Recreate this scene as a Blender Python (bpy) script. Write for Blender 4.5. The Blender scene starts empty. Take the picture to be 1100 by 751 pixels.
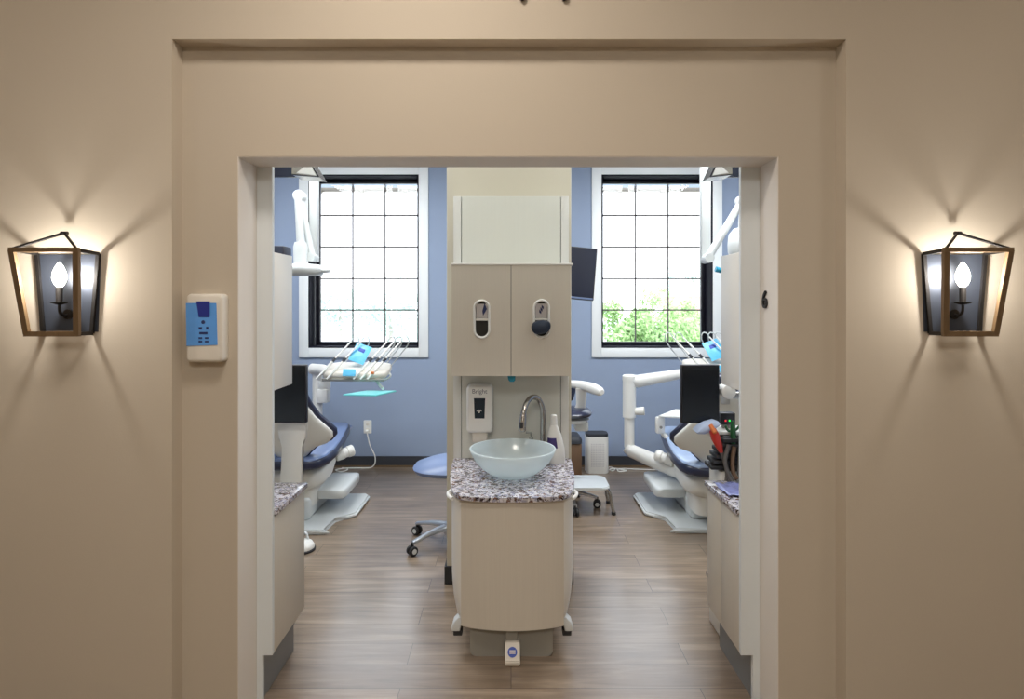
import bpy, bmesh, math, random
from mathutils import Vector, Matrix
random.seed(7)
SC = bpy.context.scene
COL = SC.collection
PI = math.pi
F = 650.0; VX = 549.0; VY = 327.0; EYE = 1.6
def P(px, py, d):                       # a place at distance d measured from the photograph
    return Vector(((px-VX)*d/F, d, EYE-(py-VY)*d/F))

# ------------------------------------------------------------------ materials
def lin(c):
    return tuple((v/255/12.92 if v/255 <= .04045 else ((v/255+.055)/1.055)**2.4) for v in c)
def nt(name):
    m = bpy.data.materials.new(name); m.use_nodes = True
    n = m.node_tree.nodes; l = m.node_tree.links
    return m, n, l, n['Principled BSDF']
def mat(name, rgb, rough=.5, metal=0, spec=.5, emit=None, es=0, coat=0, var=0, vscale=6, bump=0, bscale=200, stretch=None):
    m, n, l, b = nt(name)
    c = lin(rgb)+(1,)
    b.inputs['Base Color'].default_value = c
    b.inputs['Roughness'].default_value = rough
    b.inputs['Metallic'].default_value = metal
    b.inputs['Specular IOR Level'].default_value = spec
    b.inputs['Coat Weight'].default_value = coat
    if emit:
        b.inputs['Emission Color'].default_value = lin(emit)+(1,)
        b.inputs['Emission Strength'].default_value = es
    tc = n.new('ShaderNodeTexCoord'); mp = n.new('ShaderNodeMapping')
    l.new(tc.outputs['Object'], mp.inputs['Vector'])
    if stretch: mp.inputs['Scale'].default_value = stretch
    if var:
        t = n.new('ShaderNodeTexNoise'); t.inputs['Scale'].default_value = vscale; t.inputs['Detail'].default_value = 5
        l.new(mp.outputs['Vector'], t.inputs['Vector'])
        mx = n.new('ShaderNodeMix'); mx.data_type = 'RGBA'
        mx.inputs['A'].default_value = tuple(v*(1-var) for v in c[:3])+(1,)
        mx.inputs['B'].default_value = tuple(min(1, v*(1+var)) for v in c[:3])+(1,)
        l.new(t.outputs['Fac'], mx.inputs['Factor']); l.new(mx.outputs['Result'], b.inputs['Base Color'])
    if bump:
        t2 = n.new('ShaderNodeTexNoise'); t2.inputs['Scale'].default_value = bscale
        l.new(mp.outputs['Vector'], t2.inputs['Vector'])
        bp = n.new('ShaderNodeBump'); bp.inputs['Strength'].default_value = bump; bp.inputs['Distance'].default_value = .002
        l.new(t2.outputs['Fac'], bp.inputs['Height']); l.new(bp.outputs['Normal'], b.inputs['Normal'])
    return m

M = {}
M['beige'] = mat('beige paint', (199,188,171), .85, spec=.2, var=.02, vscale=3, bump=.15)
M['ivory'] = mat('column paint', (205,198,180), .8, spec=.2, var=.02, vscale=3, bump=.1)
M['blue'] = mat('blue paint', (148,162,186), .75, spec=.2, var=.02, vscale=3, bump=.1)
M['ceil'] = mat('ceiling paint', (232,230,226), .9, spec=.1, bump=.1)
M['trim'] = mat('white trim', (240,243,243), .45)
M['black'] = mat('black frame', (22,22,32), .4)
M['baseb'] = mat('dark rubber base', (52,54,60), .6)
M['cab'] = mat('cabinet laminate', (208,202,190), .42, var=.05, vscale=5, stretch=(30,30,.6))
M['cabside'] = mat('pale cabinet side', (220,219,213), .4, var=.02, vscale=4, stretch=(20,20,.6))
M['endp'] = mat('grey end panel', (224,230,232), .5, var=.02, vscale=4)
M['jamb_daylight'] = mat('beige paint with daylight', (228,222,214), .7, spec=.2, var=.02, vscale=3)  # wall beige made paler to carry daylight in the colour
M['liner'] = mat('black window liner', (20,20,34), .75, spec=.15)
M['muntin'] = mat('grey muntin', (104,98,98), .6)
M['panel'] = mat('back panel', (214,214,204), .35, var=.02, vscale=4, stretch=(20,20,.6))
M['grey'] = mat('grey plinth', (150,148,140), .45)
M['toe'] = mat('toe kick', (128,130,130), .45)
M['gap'] = mat('dark gap', (40,38,34), .7)
M['white'] = mat('white plastic', (232,231,226), .35)
M['warmwhite'] = mat('warm white plastic', (222,216,204), .4)
M['shell'] = mat('chair shell', (224,223,217), .35)
M['lgrey'] = mat('pale grey enamel', (208,212,212), .3, coat=.2)
M['navy'] = mat('navy upholstery', (34,40,66), .32, coat=.3, bump=.1)
M['bluetop'] = mat('slate blue upholstery', (118,138,182), .28, coat=.5, bump=.1)
M['glaretop'] = mat('blue upholstery with glare', (164,184,216), .28, coat=.5)  # blue seat cover lightened, glare on the right chair painted in
M['lampwhite'] = mat('grey white enamel', (206,209,208), .4)
M['stoolblue'] = mat('stool upholstery', (112,130,168), .45, coat=.1)
M['chrome'] = mat('brushed nickel', (176,172,166), .22, metal=1)
M['alu'] = mat('polished aluminium', (196,198,202), .3, metal=.85)
M['rubber'] = mat('dark rubber', (38,38,40), .6)
M['screen'] = mat('dark screen', (10,11,15), .18)
M['tvscreen'] = mat('blue black screen', (34,40,64), .25)
M['iron'] = mat('black iron', (38,35,33), .5, metal=.5)
M['wood'] = mat('bronze wood frame', (106,84,58), .5, var=.25, vscale=8, stretch=(12,12,1.5))
M['plate'] = mat('lamp back plate', (74,80,92), .42, metal=.6)
M['bulb'] = mat('lit bulb', (255,246,230), .3, emit=(255,244,226), es=30)
M['filmblue'] = mat('blue film', (92,156,228), .25, coat=.4, var=.06, vscale=30)
M['deepblue'] = mat('deep blue', (36,48,132), .3)
M['inkblue'] = mat('ink blue', (30,44,96), .5)
M['logo'] = mat('logo blue', (54,84,180), .5)
M['teal'] = mat('teal', (40,150,180), .4)
M['cyan'] = mat('pale cyan tray', (128,222,222), .35)
M['skyfilm'] = mat('sky blue film', (104,196,236), .3)
M['brown'] = mat('brown board', (110,84,62), .6, var=.1, vscale=4, stretch=(20,20,1))
M['red'] = mat('red handpiece', (196,52,40), .35)
M['green'] = mat('green handle', (34,92,52), .4)
M['orange'] = mat('orange spot', (216,120,60), .5)
M['paper'] = mat('paper', (200,196,198), .7)
M['purple'] = mat('purple label', (64,52,110), .45)
M['lav'] = mat('lavender film', (150,158,214), .15, var=.25, vscale=28, coat=.5)
M['cloth'] = mat('blue white cloth', (180,196,224), .8, var=.2, vscale=30)
M['hose'] = mat('grey hose', (92,88,84), .5)
M['ledgreen'] = mat('green led', (40,220,80), .4, emit=(40,230,80), es=1.2)
M['ledred'] = mat('red led', (220,40,50), .4, emit=(230,40,50), es=1.0)
M['bark'] = mat('bark', (190,182,172), .9)
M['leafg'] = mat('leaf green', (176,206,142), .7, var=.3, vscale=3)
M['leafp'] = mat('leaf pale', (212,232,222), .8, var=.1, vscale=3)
M['concrete'] = mat('pale concrete', (226,224,220), .9)
M['brick'] = mat('pink brick', (222,190,176), .9)
M['text'] = mat('lettering grey', (96,98,108), .5)

# wood floor
m, n, l, b = nt('wood plank floor')
tc = n.new('ShaderNodeTexCoord')
br = n.new('ShaderNodeTexBrick'); br.offset = .37; br.offset_frequency = 2
br.inputs['Scale'].default_value = 1; br.inputs['Brick Width'].default_value = 1.25; br.inputs['Row Height'].default_value = .168
br.inputs['Mortar Size'].default_value = .0016; br.inputs['Mortar Smooth'].default_value = .3; br.inputs['Bias'].default_value = 0
br.inputs['Color1'].default_value = (0,0,0,1); br.inputs['Color2'].default_value = (1,1,1,1); br.inputs['Mortar'].default_value = (.5,.5,.5,1)
l.new(tc.outputs['Object'], br.inputs['Vector'])
mp = n.new('ShaderNodeMapping'); mp.inputs['Scale'].default_value = (.9, 9, 1)
l.new(tc.outputs['Object'], mp.inputs['Vector'])
addv = n.new('ShaderNodeVectorMath'); addv.operation = 'ADD'
sc_ = n.new('ShaderNodeVectorMath'); sc_.operation = 'SCALE'; sc_.inputs['Scale'].default_value = 7
l.new(br.outputs['Color'], sc_.inputs[0]); l.new(mp.outputs['Vector'], addv.inputs[0]); l.new(sc_.outputs['Vector'], addv.inputs[1])
nz = n.new('ShaderNodeTexNoise'); nz.inputs['Scale'].default_value = 2.2; nz.inputs['Detail'].default_value = 7; nz.inputs['Roughness'].default_value = .62; nz.inputs['Distortion'].default_value = .6
l.new(addv.outputs['Vector'], nz.inputs['Vector'])
rp = n.new('ShaderNodeValToRGB'); e = rp.color_ramp.elements
e[0].position = .28; e[0].color = lin((110,92,73))+(1,)
e[1].position = .74; e[1].color = lin((164,145,123))+(1,)
x_ = e.new(.5); x_.color = lin((134,115,96))+(1,)
l.new(nz.outputs['Fac'], rp.inputs['Fac'])
hv = n.new('ShaderNodeHueSaturation')
mr = n.new('ShaderNodeMapRange'); mr.inputs['To Min'].default_value = .93; mr.inputs['To Max'].default_value = 1.06
l.new(br.outputs['Color'], mr.inputs['Value']); l.new(mr.outputs['Result'], hv.inputs['Value']); l.new(rp.outputs['Color'], hv.inputs['Color'])
mx = n.new('ShaderNodeMix'); mx.data_type = 'RGBA'; mx.inputs['B'].default_value = lin((62,50,42))+(1,)
l.new(br.outputs['Fac'], mx.inputs['Factor']); l.new(hv.outputs['Color'], mx.inputs['A'])
l.new(mx.outputs['Result'], b.inputs['Base Color'])
b.inputs['Roughness'].default_value = .34; b.inputs['Specular IOR Level'].default_value = .9; b.inputs['Coat Weight'].default_value = .8; b.inputs['Coat Roughness'].default_value = .22
rr = n.new('ShaderNodeMapRange'); rr.inputs['To Min'].default_value = .24; rr.inputs['To Max'].default_value = .38
l.new(nz.outputs['Fac'], rr.inputs['Value']); l.new(rr.outputs['Result'], b.inputs['Roughness'])
bp = n.new('ShaderNodeBump'); bp.inputs['Strength'].default_value = .12; bp.inputs['Distance'].default_value = .002
l.new(nz.outputs['Fac'], bp.inputs['Height']); l.new(bp.outputs['Normal'], b.inputs['Normal'])
M['floor'] = m

# granite
m, n, l, b = nt('speckled granite')
tc = n.new('ShaderNodeTexCoord')
v1 = n.new('ShaderNodeTexVoronoi'); v1.inputs['Scale'].default_value = 100
nz = n.new('ShaderNodeTexNoise'); nz.inputs['Scale'].default_value = 22; nz.inputs['Detail'].default_value = 6; nz.inputs['Roughness'].default_value = .7
l.new(tc.outputs['Object'], nz.inputs['Vector'])
dm = n.new('ShaderNodeMix'); dm.data_type = 'RGBA'; dm.inputs['Factor'].default_value = .08
l.new(tc.outputs['Object'], dm.inputs['A']); l.new(nz.outputs['Color'], dm.inputs['B'])
l.new(dm.outputs['Result'], v1.inputs['Vector'])
sep = n.new('ShaderNodeSeparateColor'); l.new(v1.outputs['Color'], sep.inputs['Color'])
rp = n.new('ShaderNodeValToRGB'); rp.color_ramp.interpolation = 'CONSTANT'; e = rp.color_ramp.elements
e[0].position = 0; e[0].color = lin((214,212,220))+(1,)
e[1].position = .32; e[1].color = lin((166,166,186))+(1,)
for ps, c in ((.5,(104,90,86)),(.66,(226,224,226)),(.8,(52,44,46)),(.9,(128,96,80))):
    k = e.new(ps); k.color = lin(c)+(1,)
l.new(sep.outputs['Red'], rp.inputs['Fac'])
mx = n.new('ShaderNodeMix'); mx.data_type = 'RGBA'; mx.blend_type = 'MULTIPLY'; mx.inputs['Factor'].default_value = .5
r2 = n.new('ShaderNodeValToRGB'); r2.color_ramp.elements[0].position = .35; r2.color_ramp.elements[0].color = (.26,.22,.21,1); r2.color_ramp.elements[1].position = .6
l.new(nz.outputs['Fac'], r2.inputs['Fac']); l.new(rp.outputs['Color'], mx.inputs['A']); l.new(r2.outputs['Color'], mx.inputs['B'])
l.new(mx.outputs['Result'], b.inputs['Base Color']); b.inputs['Roughness'].default_value = .15
M['granite'] = m

# clear window glass / frosted basin glass
m, n, l, b = nt('window glass'); n.remove(b)
tr = n.new('ShaderNodeBsdfTransparent'); gl = n.new('ShaderNodeBsdfGlossy'); gl.inputs['Roughness'].default_value = .02
fr = n.new('ShaderNodeFresnel'); fr.inputs['IOR'].default_value = 1.35; ms = n.new('ShaderNodeMixShader')
l.new(fr.outputs['Fac'], ms.inputs['Fac']); l.new(tr.outputs['BSDF'], ms.inputs[1]); l.new(gl.outputs['BSDF'], ms.inputs[2])
l.new(ms.outputs['Shader'], n['Material Output'].inputs['Surface']); M['glass'] = m
def frosted(name, rgb, clear, gloss=.12, rough=.15):
    m, n, l, b = nt(name); n.remove(b)
    c = lin(rgb)+(1,)
    df = n.new('ShaderNodeBsdfDiffuse'); df.inputs['Color'].default_value = c
    tl = n.new('ShaderNodeBsdfTranslucent'); tl.inputs['Color'].default_value = c
    tr = n.new('ShaderNodeBsdfTransparent'); tr.inputs['Color'].default_value = tuple(.5+.5*v for v in c[:3])+(1,)
    gl = n.new('ShaderNodeBsdfGlossy'); gl.inputs['Roughness'].default_value = rough
    a = n.new('ShaderNodeMixShader'); a.inputs['Fac'].default_value = .5
    l.new(df.outputs[0], a.inputs[1]); l.new(tl.outputs[0], a.inputs[2])
    k = n.new('ShaderNodeMixShader'); k.inputs['Fac'].default_value = clear
    l.new(a.outputs[0], k.inputs[1]); l.new(tr.outputs[0], k.inputs[2])
    g = n.new('ShaderNodeMixShader'); g.inputs['Fac'].default_value = gloss
    l.new(k.outputs[0], g.inputs[1]); l.new(gl.outputs[0], g.inputs[2])
    l.new(g.outputs[0], n['Material Output'].inputs['Surface'])
    return m
M['basin'] = frosted('frosted basin glass', (240,250,252), .18, .1, .2)
M['clearpl'] = frosted('clear plastic', (226,230,226), .55, .1, .1)

# ------------------------------------------------------------------ mesh helpers
def nb(): return bmesh.new()
def box(bm, x0, x1, y0, y1, z0, z1, bev=0, seg=2, mtx=None):
    t = bmesh.new(); bmesh.ops.create_cube(t, size=1)
    for v in t.verts:
        v.co = Vector(((x0+x1)/2+v.co.x*(x1-x0), (y0+y1)/2+v.co.y*(y1-y0), (z0+z1)/2+v.co.z*(z1-z0)))
    if bev: bmesh.ops.bevel(t, geom=list(t.edges), offset=bev, segments=seg, profile=.5, affect='EDGES')
    merge(bm, t, mtx)
def merge(bm, t, mtx=None):
    if mtx is not None: t.transform(mtx)
    me = bpy.data.meshes.new('tmp'); t.to_mesh(me); t.free(); bm.from_mesh(me); bpy.data.meshes.remove(me)
def ring_faces(bm, rings, cap0=True, cap1=True, closed=True):
    n = len(rings[0])
    for a, b2 in zip(rings, rings[1:]):
        for i in range(n if closed else n-1):
            j = (i+1) % n
            bm.faces.new((a[i], a[j], b2[j], b2[i]))
    if cap0: bm.faces.new(rings[0][::-1])
    if cap1: bm.faces.new(rings[-1])
def smoothpath(pts, k=6):
    pts = [Vector(p) for p in pts]
    if len(pts) < 3: return pts
    out = []
    for i in range(len(pts)-1):
        p0 = pts[max(i-1,0)]; p1 = pts[i]; p2 = pts[i+1]; p3 = pts[min(i+2,len(pts)-1)]
        for j in range(k):
            t = j/k
            out.append(.5*((2*p1)+(-p0+p2)*t+(2*p0-5*p1+4*p2-p3)*t*t+(-p0+3*p1-3*p2+p3)*t**3))
    out.append(pts[-1]); return out
def tube(bm, pts, r, n=10, smooth=0, cap=True):
    pts = smoothpath(pts, smooth) if smooth else [Vector(p) for p in pts]
    rs = r if isinstance(r, (list, tuple)) else [r]*len(pts)
    if len(rs) != len(pts):
        q = len(pts)-1; rs = [rs[min(int(i/q*(len(rs)-1)), len(rs)-2)]*(1-((i/q*(len(rs)-1)) - min(int(i/q*(len(rs)-1)), len(rs)-2))) + rs[min(int(i/q*(len(rs)-1)), len(rs)-2)+1]*((i/q*(len(rs)-1)) - min(int(i/q*(len(rs)-1)), len(rs)-2)) for i in range(q+1)]
    rings = []; up = None
    for i, p in enumerate(pts):
        a = pts[max(i-1,0)]; b2 = pts[min(i+1,len(pts)-1)]
        d = (b2-a).normalized()
        if up is None:
            up = Vector((0,0,1)) if abs(d.z) < .9 else Vector((1,0,0))
        s = d.cross(up).normalized(); up = s.cross(d).normalized()
        rings.append([bm.verts.new(p+(s*math.cos(2*PI*k/n)+up*math.sin(2*PI*k/n))*rs[i]) for k in range(n)])
    ring_faces(bm, rings, cap, cap)
def bar(bm, a, b2, w, t, up=(0,0,1)):
    a = Vector(a); b2 = Vector(b2); d = (b2-a).normalized(); up = Vector(up)
    s = d.cross(up).normalized(); u = s.cross(d).normalized()
    rings = [[bm.verts.new(p+s*i*w/2+u*j*t/2) for i, j in ((-1,-1),(1,-1),(1,1),(-1,1))] for p in (a, b2)]
    ring_faces(bm, rings)
def lathe(bm, prof, c=(0,0,0), n=32, axis=None):
    t = bmesh.new(); rings = []
    for r, z in prof:
        rings.append([t.verts.new((max(r,1e-4)*math.cos(2*PI*k/n), max(r,1e-4)*math.sin(2*PI*k/n), z)) for k in range(n)])
    ring_faces(t, rings)
    mtx = Matrix.Translation(c)
    if axis is not None:
        mtx = mtx @ Vector((0,0,1)).rotation_difference(Vector(axis)).to_matrix().to_4x4()
    merge(bm, t, mtx)
def loft(bm, secs, n=20, e=3.0):
    """secs: (centre, U half-vector, V half-vector); superellipse sections"""
    rings = []
    for c, U, V in secs:
        c = Vector(c); U = Vector(U); V = Vector(V); rg = []
        for k in range(n):
            a = 2*PI*k/n; ca, sa = math.cos(a), math.sin(a)
            rg.append(bm.verts.new(c+U*(abs(ca)**(2/e)*(1 if ca >= 0 else -1))+V*(abs(sa)**(2/e)*(1 if sa >= 0 else -1))))
        rings.append(rg)
    ring_faces(bm, rings)
def prism(bm, pts, h, mtx=None, bev=0, seg=2):
    """pts in XY, extruded along +Z by h"""
    t = bmesh.new()
    lo = [t.verts.new((x, y, 0)) for x, y in pts]; hi = [t.verts.new((x, y, h)) for x, y in pts]
    t.faces.new(lo[::-1]); t.faces.new(hi)
    for i in range(len(pts)):
        j = (i+1) % len(pts); t.faces.new((lo[i], lo[j], hi[j], hi[i]))
    if bev:
        bmesh.ops.bevel(t, geom=[g for g in t.edges if abs(g.verts[0].co.z-g.verts[1].co.z) < 1e-6], offset=bev, segments=seg, affect='EDGES')
    merge(bm, t, mtx)
def rrect(w, h, r, n=6):
    o = []
    for cx, cy, a0 in ((w/2-r,h/2-r,0),(-w/2+r,h/2-r,PI/2),(-w/2+r,-h/2+r,PI),(w/2-r,-h/2+r,1.5*PI)):
        for k in range(n+1):
            a = a0+PI/2*k/n; o.append((cx+r*math.cos(a), cy+r*math.sin(a)))
    return o
def pad(bm, w, h, t, rad, bev, mtx=None, seg=4, n=6):
    """rounded slab: XY outline, back at z=0, softened front edge at z=t"""
    q = bmesh.new(); rings = [[q.verts.new((x, y, 0)) for x, y in rrect(w, h, rad, n)]]
    for k in range(seg+1):
        a = PI/2*k/seg; i = bev*(1-math.cos(a)); z = t-bev+bev*math.sin(a)
        rings.append([q.verts.new((x, y, z)) for x, y in rrect(w-2*i, h-2*i, max(rad-i, .002), n)])
    ring_faces(q, rings); merge(bm, q, mtx)
FACE = Matrix(((1,0,0,0),(0,0,-1,0),(0,1,0,0),(0,0,0,1)))     # XY plate -> XZ plane, thickness towards -Y (the viewer side)
def T(x, y, z): return Matrix.Translation((x, y, z))
def RZ(a): return Matrix.Rotation(a, 4, 'Z')
def RX(a): return Matrix.Rotation(a, 4, 'X')
def RY(a): return Matrix.Rotation(a, 4, 'Y')

def obj(name, bm, material, parent=None, ang=35, label=None):
    bmesh.ops.recalc_face_normals(bm, faces=bm.faces)
    me = bpy.data.meshes.new(name); bm.to_mesh(me); bm.free()
    me.polygons.foreach_set('use_smooth', [True]*len(me.polygons))
    try: me.set_sharp_from_angle(angle=math.radians(ang))
    except Exception: pass
    me.materials.append(M[material] if isinstance(material, str) else material)
    o = bpy.data.objects.new(name, me); COL.objects.link(o)
    if parent: o.parent = parent
    if label: o['label'] = label
    return o
def thing(name, label, cat, loc=(0,0,0), rz=0, group=None):
    o = bpy.data.objects.new(name, None); COL.objects.link(o); o.empty_display_size = .1
    o.location = loc; o.rotation_euler = (0,0,rz); o['label'] = label; o['category'] = cat
    if group: o['group'] = group
    return o
def tag(o, label, cat, group=None, kind=None):
    o['label'] = label; o['category'] = cat
    if group: o['group'] = group
    if kind: o['kind'] = kind
    return o
def struct(name, bm, m, label, cat, parent=None):
    o = obj(name, bm, m, parent)
    if parent is None: tag(o, label, cat, kind='structure')
    return o
def dup(root, loc, label, group=None, mirror=False, rz=None):
    def cp(o, par):
        c = o.copy(); COL.objects.link(c)
        if par: c.parent = par
        for ch in o.children: cp(ch, c)
        return c
    r = cp(root, None); r.location = loc
    if rz is not None: r.rotation_euler = (0,0,rz)
    if mirror: r.scale = (-1,1,1)
    r['label'] = label
    if group: r['group'] = group
    return r
def textmesh(s, size, depth=.001):
    cu = bpy.data.curves.new('t', 'FONT'); cu.body = s; cu.size = size; cu.extrude = depth; cu.align_x = 'CENTER'; cu.align_y = 'CENTER'
    o = bpy.data.objects.new('t', cu); COL.objects.link(o)
    bpy.context.view_layer.update()
    me = bpy.data.meshes.new_from_object(o.evaluated_get(bpy.context.evaluated_depsgraph_get()))
    bm = bmesh.new(); bm.from_mesh(me)
    bpy.data.objects.remove(o); bpy.data.meshes.remove(me); bpy.data.curves.remove(cu)
    return bm

# ------------------------------------------------------------------ setting
YW, YN, YB = 2.196, 2.265, 2.43          # corridor wall face, niche face, far side of the wall
YR = 5.98                                 # window wall
SX = 3.3; HC = 3.3; HO = 3.15
OX0, OX1, OZ = -1.024, 1.002, 2.154       # opening
NX0, NX1, NZ = -1.23, 1.216, 2.563        # niche

bm = nb(); box(bm, -SX-.1, SX+.1, -2.6, YR+.28, -.1, 0); struct('floor', bm, 'floor', 'grey-brown wood plank floor running through the opening', 'floor')
bm = nb(); box(bm, -SX, SX, -2.5, YN, HC, HC+.1); struct('ceiling', bm, 'ceil', 'white corridor ceiling above the beige wall', 'ceiling')
bm = nb(); box(bm, -SX, SX, YB-.02, YR, HO, HO+.1); struct('ceiling', bm, 'ceil', 'white ceiling over the treatment bays', 'ceiling')
bm = nb()
box(bm, -SX, NX0, YW, YN, 0, HC); box(bm, NX1, SX, YW, YN, 0, HC); box(bm, NX0, NX1, YW, YN, NZ, HC)
box(bm, -SX, OX0, YN, YB-.02, 0, HC); box(bm, OX1, SX, YN, YB-.02, 0, HC); box(bm, OX0, OX1, YN, YB-.02, OZ, HC)
struct('wall_front', bm, 'beige', 'beige corridor wall with a recessed surround about the wide opening', 'wall')
bm = nb(); box(bm, -SX, OX0, YB-.02, YB, 0, HO); box(bm, OX1, SX, YB-.02, YB, 0, HO); box(bm, OX0, OX1, YB-.02, YB, OZ, HO)
struct('wall_front_lining', bm, 'ivory', 'pale lining on the bay side of the opening', 'wall')
bm = nb(); q = .003  # thin skin over the wall reveal, its paler colour stands for daylight
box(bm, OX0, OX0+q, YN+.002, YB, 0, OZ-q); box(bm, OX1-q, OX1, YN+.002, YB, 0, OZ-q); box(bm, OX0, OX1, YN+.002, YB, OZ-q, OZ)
struct('reveal_daylight', bm, 'jamb_daylight', 'reveal on the sides and top of the wide opening, lightened to paint in daylight', 'trim')
for s, nm in ((-1,'left'),(1,'right')):
    bm = nb(); box(bm, min(s*SX, s*(SX+.1)), max(s*SX, s*(SX+.1)), -2.5, YW, 0, HC); struct('wall_%s' % nm, bm, 'beige', 'beige %s end wall of the corridor' % nm, 'wall')
    bm = nb(); box(bm, min(s*SX, s*(SX+.1)), max(s*SX, s*(SX+.1)), YW, YR, 0, HO); struct('wall_bay_%s' % nm, bm, 'blue', 'blue %s side wall of the treatment room' % nm, 'wall')
bm = nb(); box(bm, -SX, SX, -2.6, -2.5, 0, HC); struct('wall_back', bm, 'beige', 'beige corridor wall behind the viewer', 'wall')
# window wall
WZ0, WZ1 = 1.172, 2.879
WIN = [(-1.996, -.911), (.892, 1.987)]
bm = nb(); TH = .25
xs = [-SX, WIN[0][0], WIN[0][1], WIN[1][0], WIN[1][1], SX]
for i in (0,2,4): box(bm, xs[i], xs[i+1], YR, YR+TH, 0, HO)
for a, b2 in WIN: box(bm, a, b2, YR, YR+TH, 0, WZ0); box(bm, a, b2, YR, YR+TH, WZ1, HO)
struct('wall_window', bm, 'blue', 'blue-grey far wall holding the two tall windows', 'wall')
bm = nb(); box(bm, -SX, SX, YR-.012, YR, 0, .1); struct('baseboard_window', bm, 'baseb', 'dark rubber baseboard along the blue far wall', 'baseboard')
bm = nb(); box(bm, -SX, SX, YR-.03, YR-.012, 0, .014, .004); struct('trim_floor', bm, 'wood', 'thin wood strip at the foot of the dark baseboard', 'trim')
# windows
for i, (a, b2) in enumerate(WIN):
    w = thing('window_%d' % (i+1), ['left tall black-framed grid window with white casing','right tall black-framed grid window with white casing and green tree behind'][i], 'window'); w['kind'] = 'structure'
    tw = .095
    bm = nb()
    for x0, x1, z0, z1 in ((a-tw,a,WZ0-tw,WZ1+tw),(b2,b2+tw,WZ0-tw,WZ1+tw),(a,b2,WZ1,WZ1+tw),(a,b2,WZ0-tw,WZ0)):
        box(bm, x0, x1, YR-.02, YR, z0, z1, .003)
    struct('casing', bm, 'trim', '', '', w)
    bm = nb(); t = .012; y0, y1 = YR-.022, YR+TH
    box(bm, a, a+t, y0, y1, WZ0, WZ1); box(bm, b2-t, b2, y0, y1, WZ0, WZ1); box(bm, a+t, b2-t, y0, y1, WZ1-t, WZ1); box(bm, a+t, b2-t, y0, y1, WZ0, WZ0+t)
    struct('window_liner', bm, 'liner', '', '', w)
    fw = .035; yf = YR+.19; ax, bx, az, bz = a+t, b2-t, WZ0+t, WZ1-t
    bm = nb()
    for x0, x1, z0, z1 in ((ax,ax+fw,az,bz),(bx-fw,bx,az,bz),(ax+fw,bx-fw,bz-fw,bz),(ax+fw,bx-fw,az,az+fw)):
        box(bm, x0, x1, yf, yf+.05, z0, z1, .004)
    struct('window_frame', bm, 'black', '', '', w)
    gx0, gx1, gz0, gz1 = ax+fw, bx-fw, az+fw, bz-fw
    bm = nb()
    for k in (1,2): x = gx0+(gx1-gx0)*k/3; box(bm, x-.006, x+.006, yf+.012, yf+.03, gz0, gz1)
    for k in (1,2,3,4): z = gz0+(gz1-gz0)*k/5; box(bm, gx0, gx1, yf+.012, yf+.03, z-.0075, z+.0075)
    struct('muntin', bm, 'muntin', '', '', w)
    bm = nb(); box(bm, gx0-.005, gx1+.005, yf+.034, yf+.038, gz0-.005, gz1+.005); struct('pane', bm, 'glass', '', '', w)
    bm = nb(); box(bm, a+.01, a+.03, YR+.09, YR+.11, WZ0+.02, WZ1-.02); struct('screen_track', bm, 'baseb', '', '', w)
# centre column
CX0, CX1, CY = -.369, .345, 3.47
bm = nb(); box(bm, CX0, CX1, CY, 3.60, 0, HO, .004); struct('wall_column', bm, 'ivory', 'beige stub wall between the two bays behind the sink cabinet', 'wall')
bm = nb(); box(bm, CX0-.012, CX1+.012, CY-.012, 3.612, 0, .1); struct('baseboard_column', bm, 'rubber', 'black baseboard around the foot of the stub wall', 'baseboard')

# side tall end panels, toe notch
XL, XRr = -.959, .923
for nm, xo, xi, xt in (('left', -1.6, XL, -1.0), ('right', 1.6, XRr, .972)):
    pts = [(xo,0),(xt,0),(xt,.19),(xi,.19),(xi,2.6),(xo,2.6)]
    bm = nb(); prism(bm, pts, .02, T(0, YB+.0205, 0) @ FACE)
    struct('wall_end_panel_%s' % nm, bm, 'endp', 'pale grey tall end panel just inside the %s side of the opening' % nm, 'wall')

# ------------------------------------------------------------------ side cabinets
def side_cabinet(nm, xf, xt, yl, yu, s):
    y0 = YB+.022; xb = xf+s*.5
    X = lambda a, b2: (min(a,b2), max(a,b2))
    c = thing('base_cabinet', 'low pale laminate cabinet under granite on the %s side of the opening' % nm, 'cabinet', (0,0,0), 0, 'side base cabinets')
    bm = nb(); x0, x1 = X(xf+s*.02, xb); box(bm, x0, x1, y0, yl-.004, .19, .745); obj('carcass', bm, 'cabside', c)
    ds = [(y0, yl)] if s < 0 else [(y0, yu), (yu+.003, yl)]
    for a, b2 in ds:
        bm = nb(); x0, x1 = X(xf, xf+s*.019); box(bm, x0, x1, a, b2, .19, .74, .003)
        obj('door', bm, 'cab', c)
    bm = nb(); x0, x1 = X(xt, xb); box(bm, x0, x1, y0, yl-.01, 0, .19); obj('toe_kick', bm, 'toe', c)
    bm = nb(); x0, x1 = X(xf+s*.008-s*.02, xb); box(bm, x0, x1, y0, yl+.012, .746, .77, .004)
    tag(obj('granite_countertop', bm, 'granite'), 'speckled granite top of the low cabinet on the %s side' % nm, 'countertop', 'side countertops')
    u = thing('wall_cabinet', 'pale upper cabinet hanging on the %s side behind the opening' % nm, 'cabinet', (0,0,0), 0, 'side wall cabinets')
    bm = nb(); x0, x1 = X(xf+s*.02, xf+s*.4); box(bm, x0, x1, y0, yu-.004, 1.252, 1.81, .003); obj('carcass', bm, 'cabside', u)
    bm = nb(); x0, x1 = X(xf, xf+s*.019); box(bm, x0, x1, y0, yu, 1.25, 1.812, .004); obj('door', bm, 'white', u)
side_cabinet('left', XL, -1.006, 2.81, 2.655, -1)
side_cabinet('right', XRr, .977, 2.845, 2.66, 1)
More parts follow.
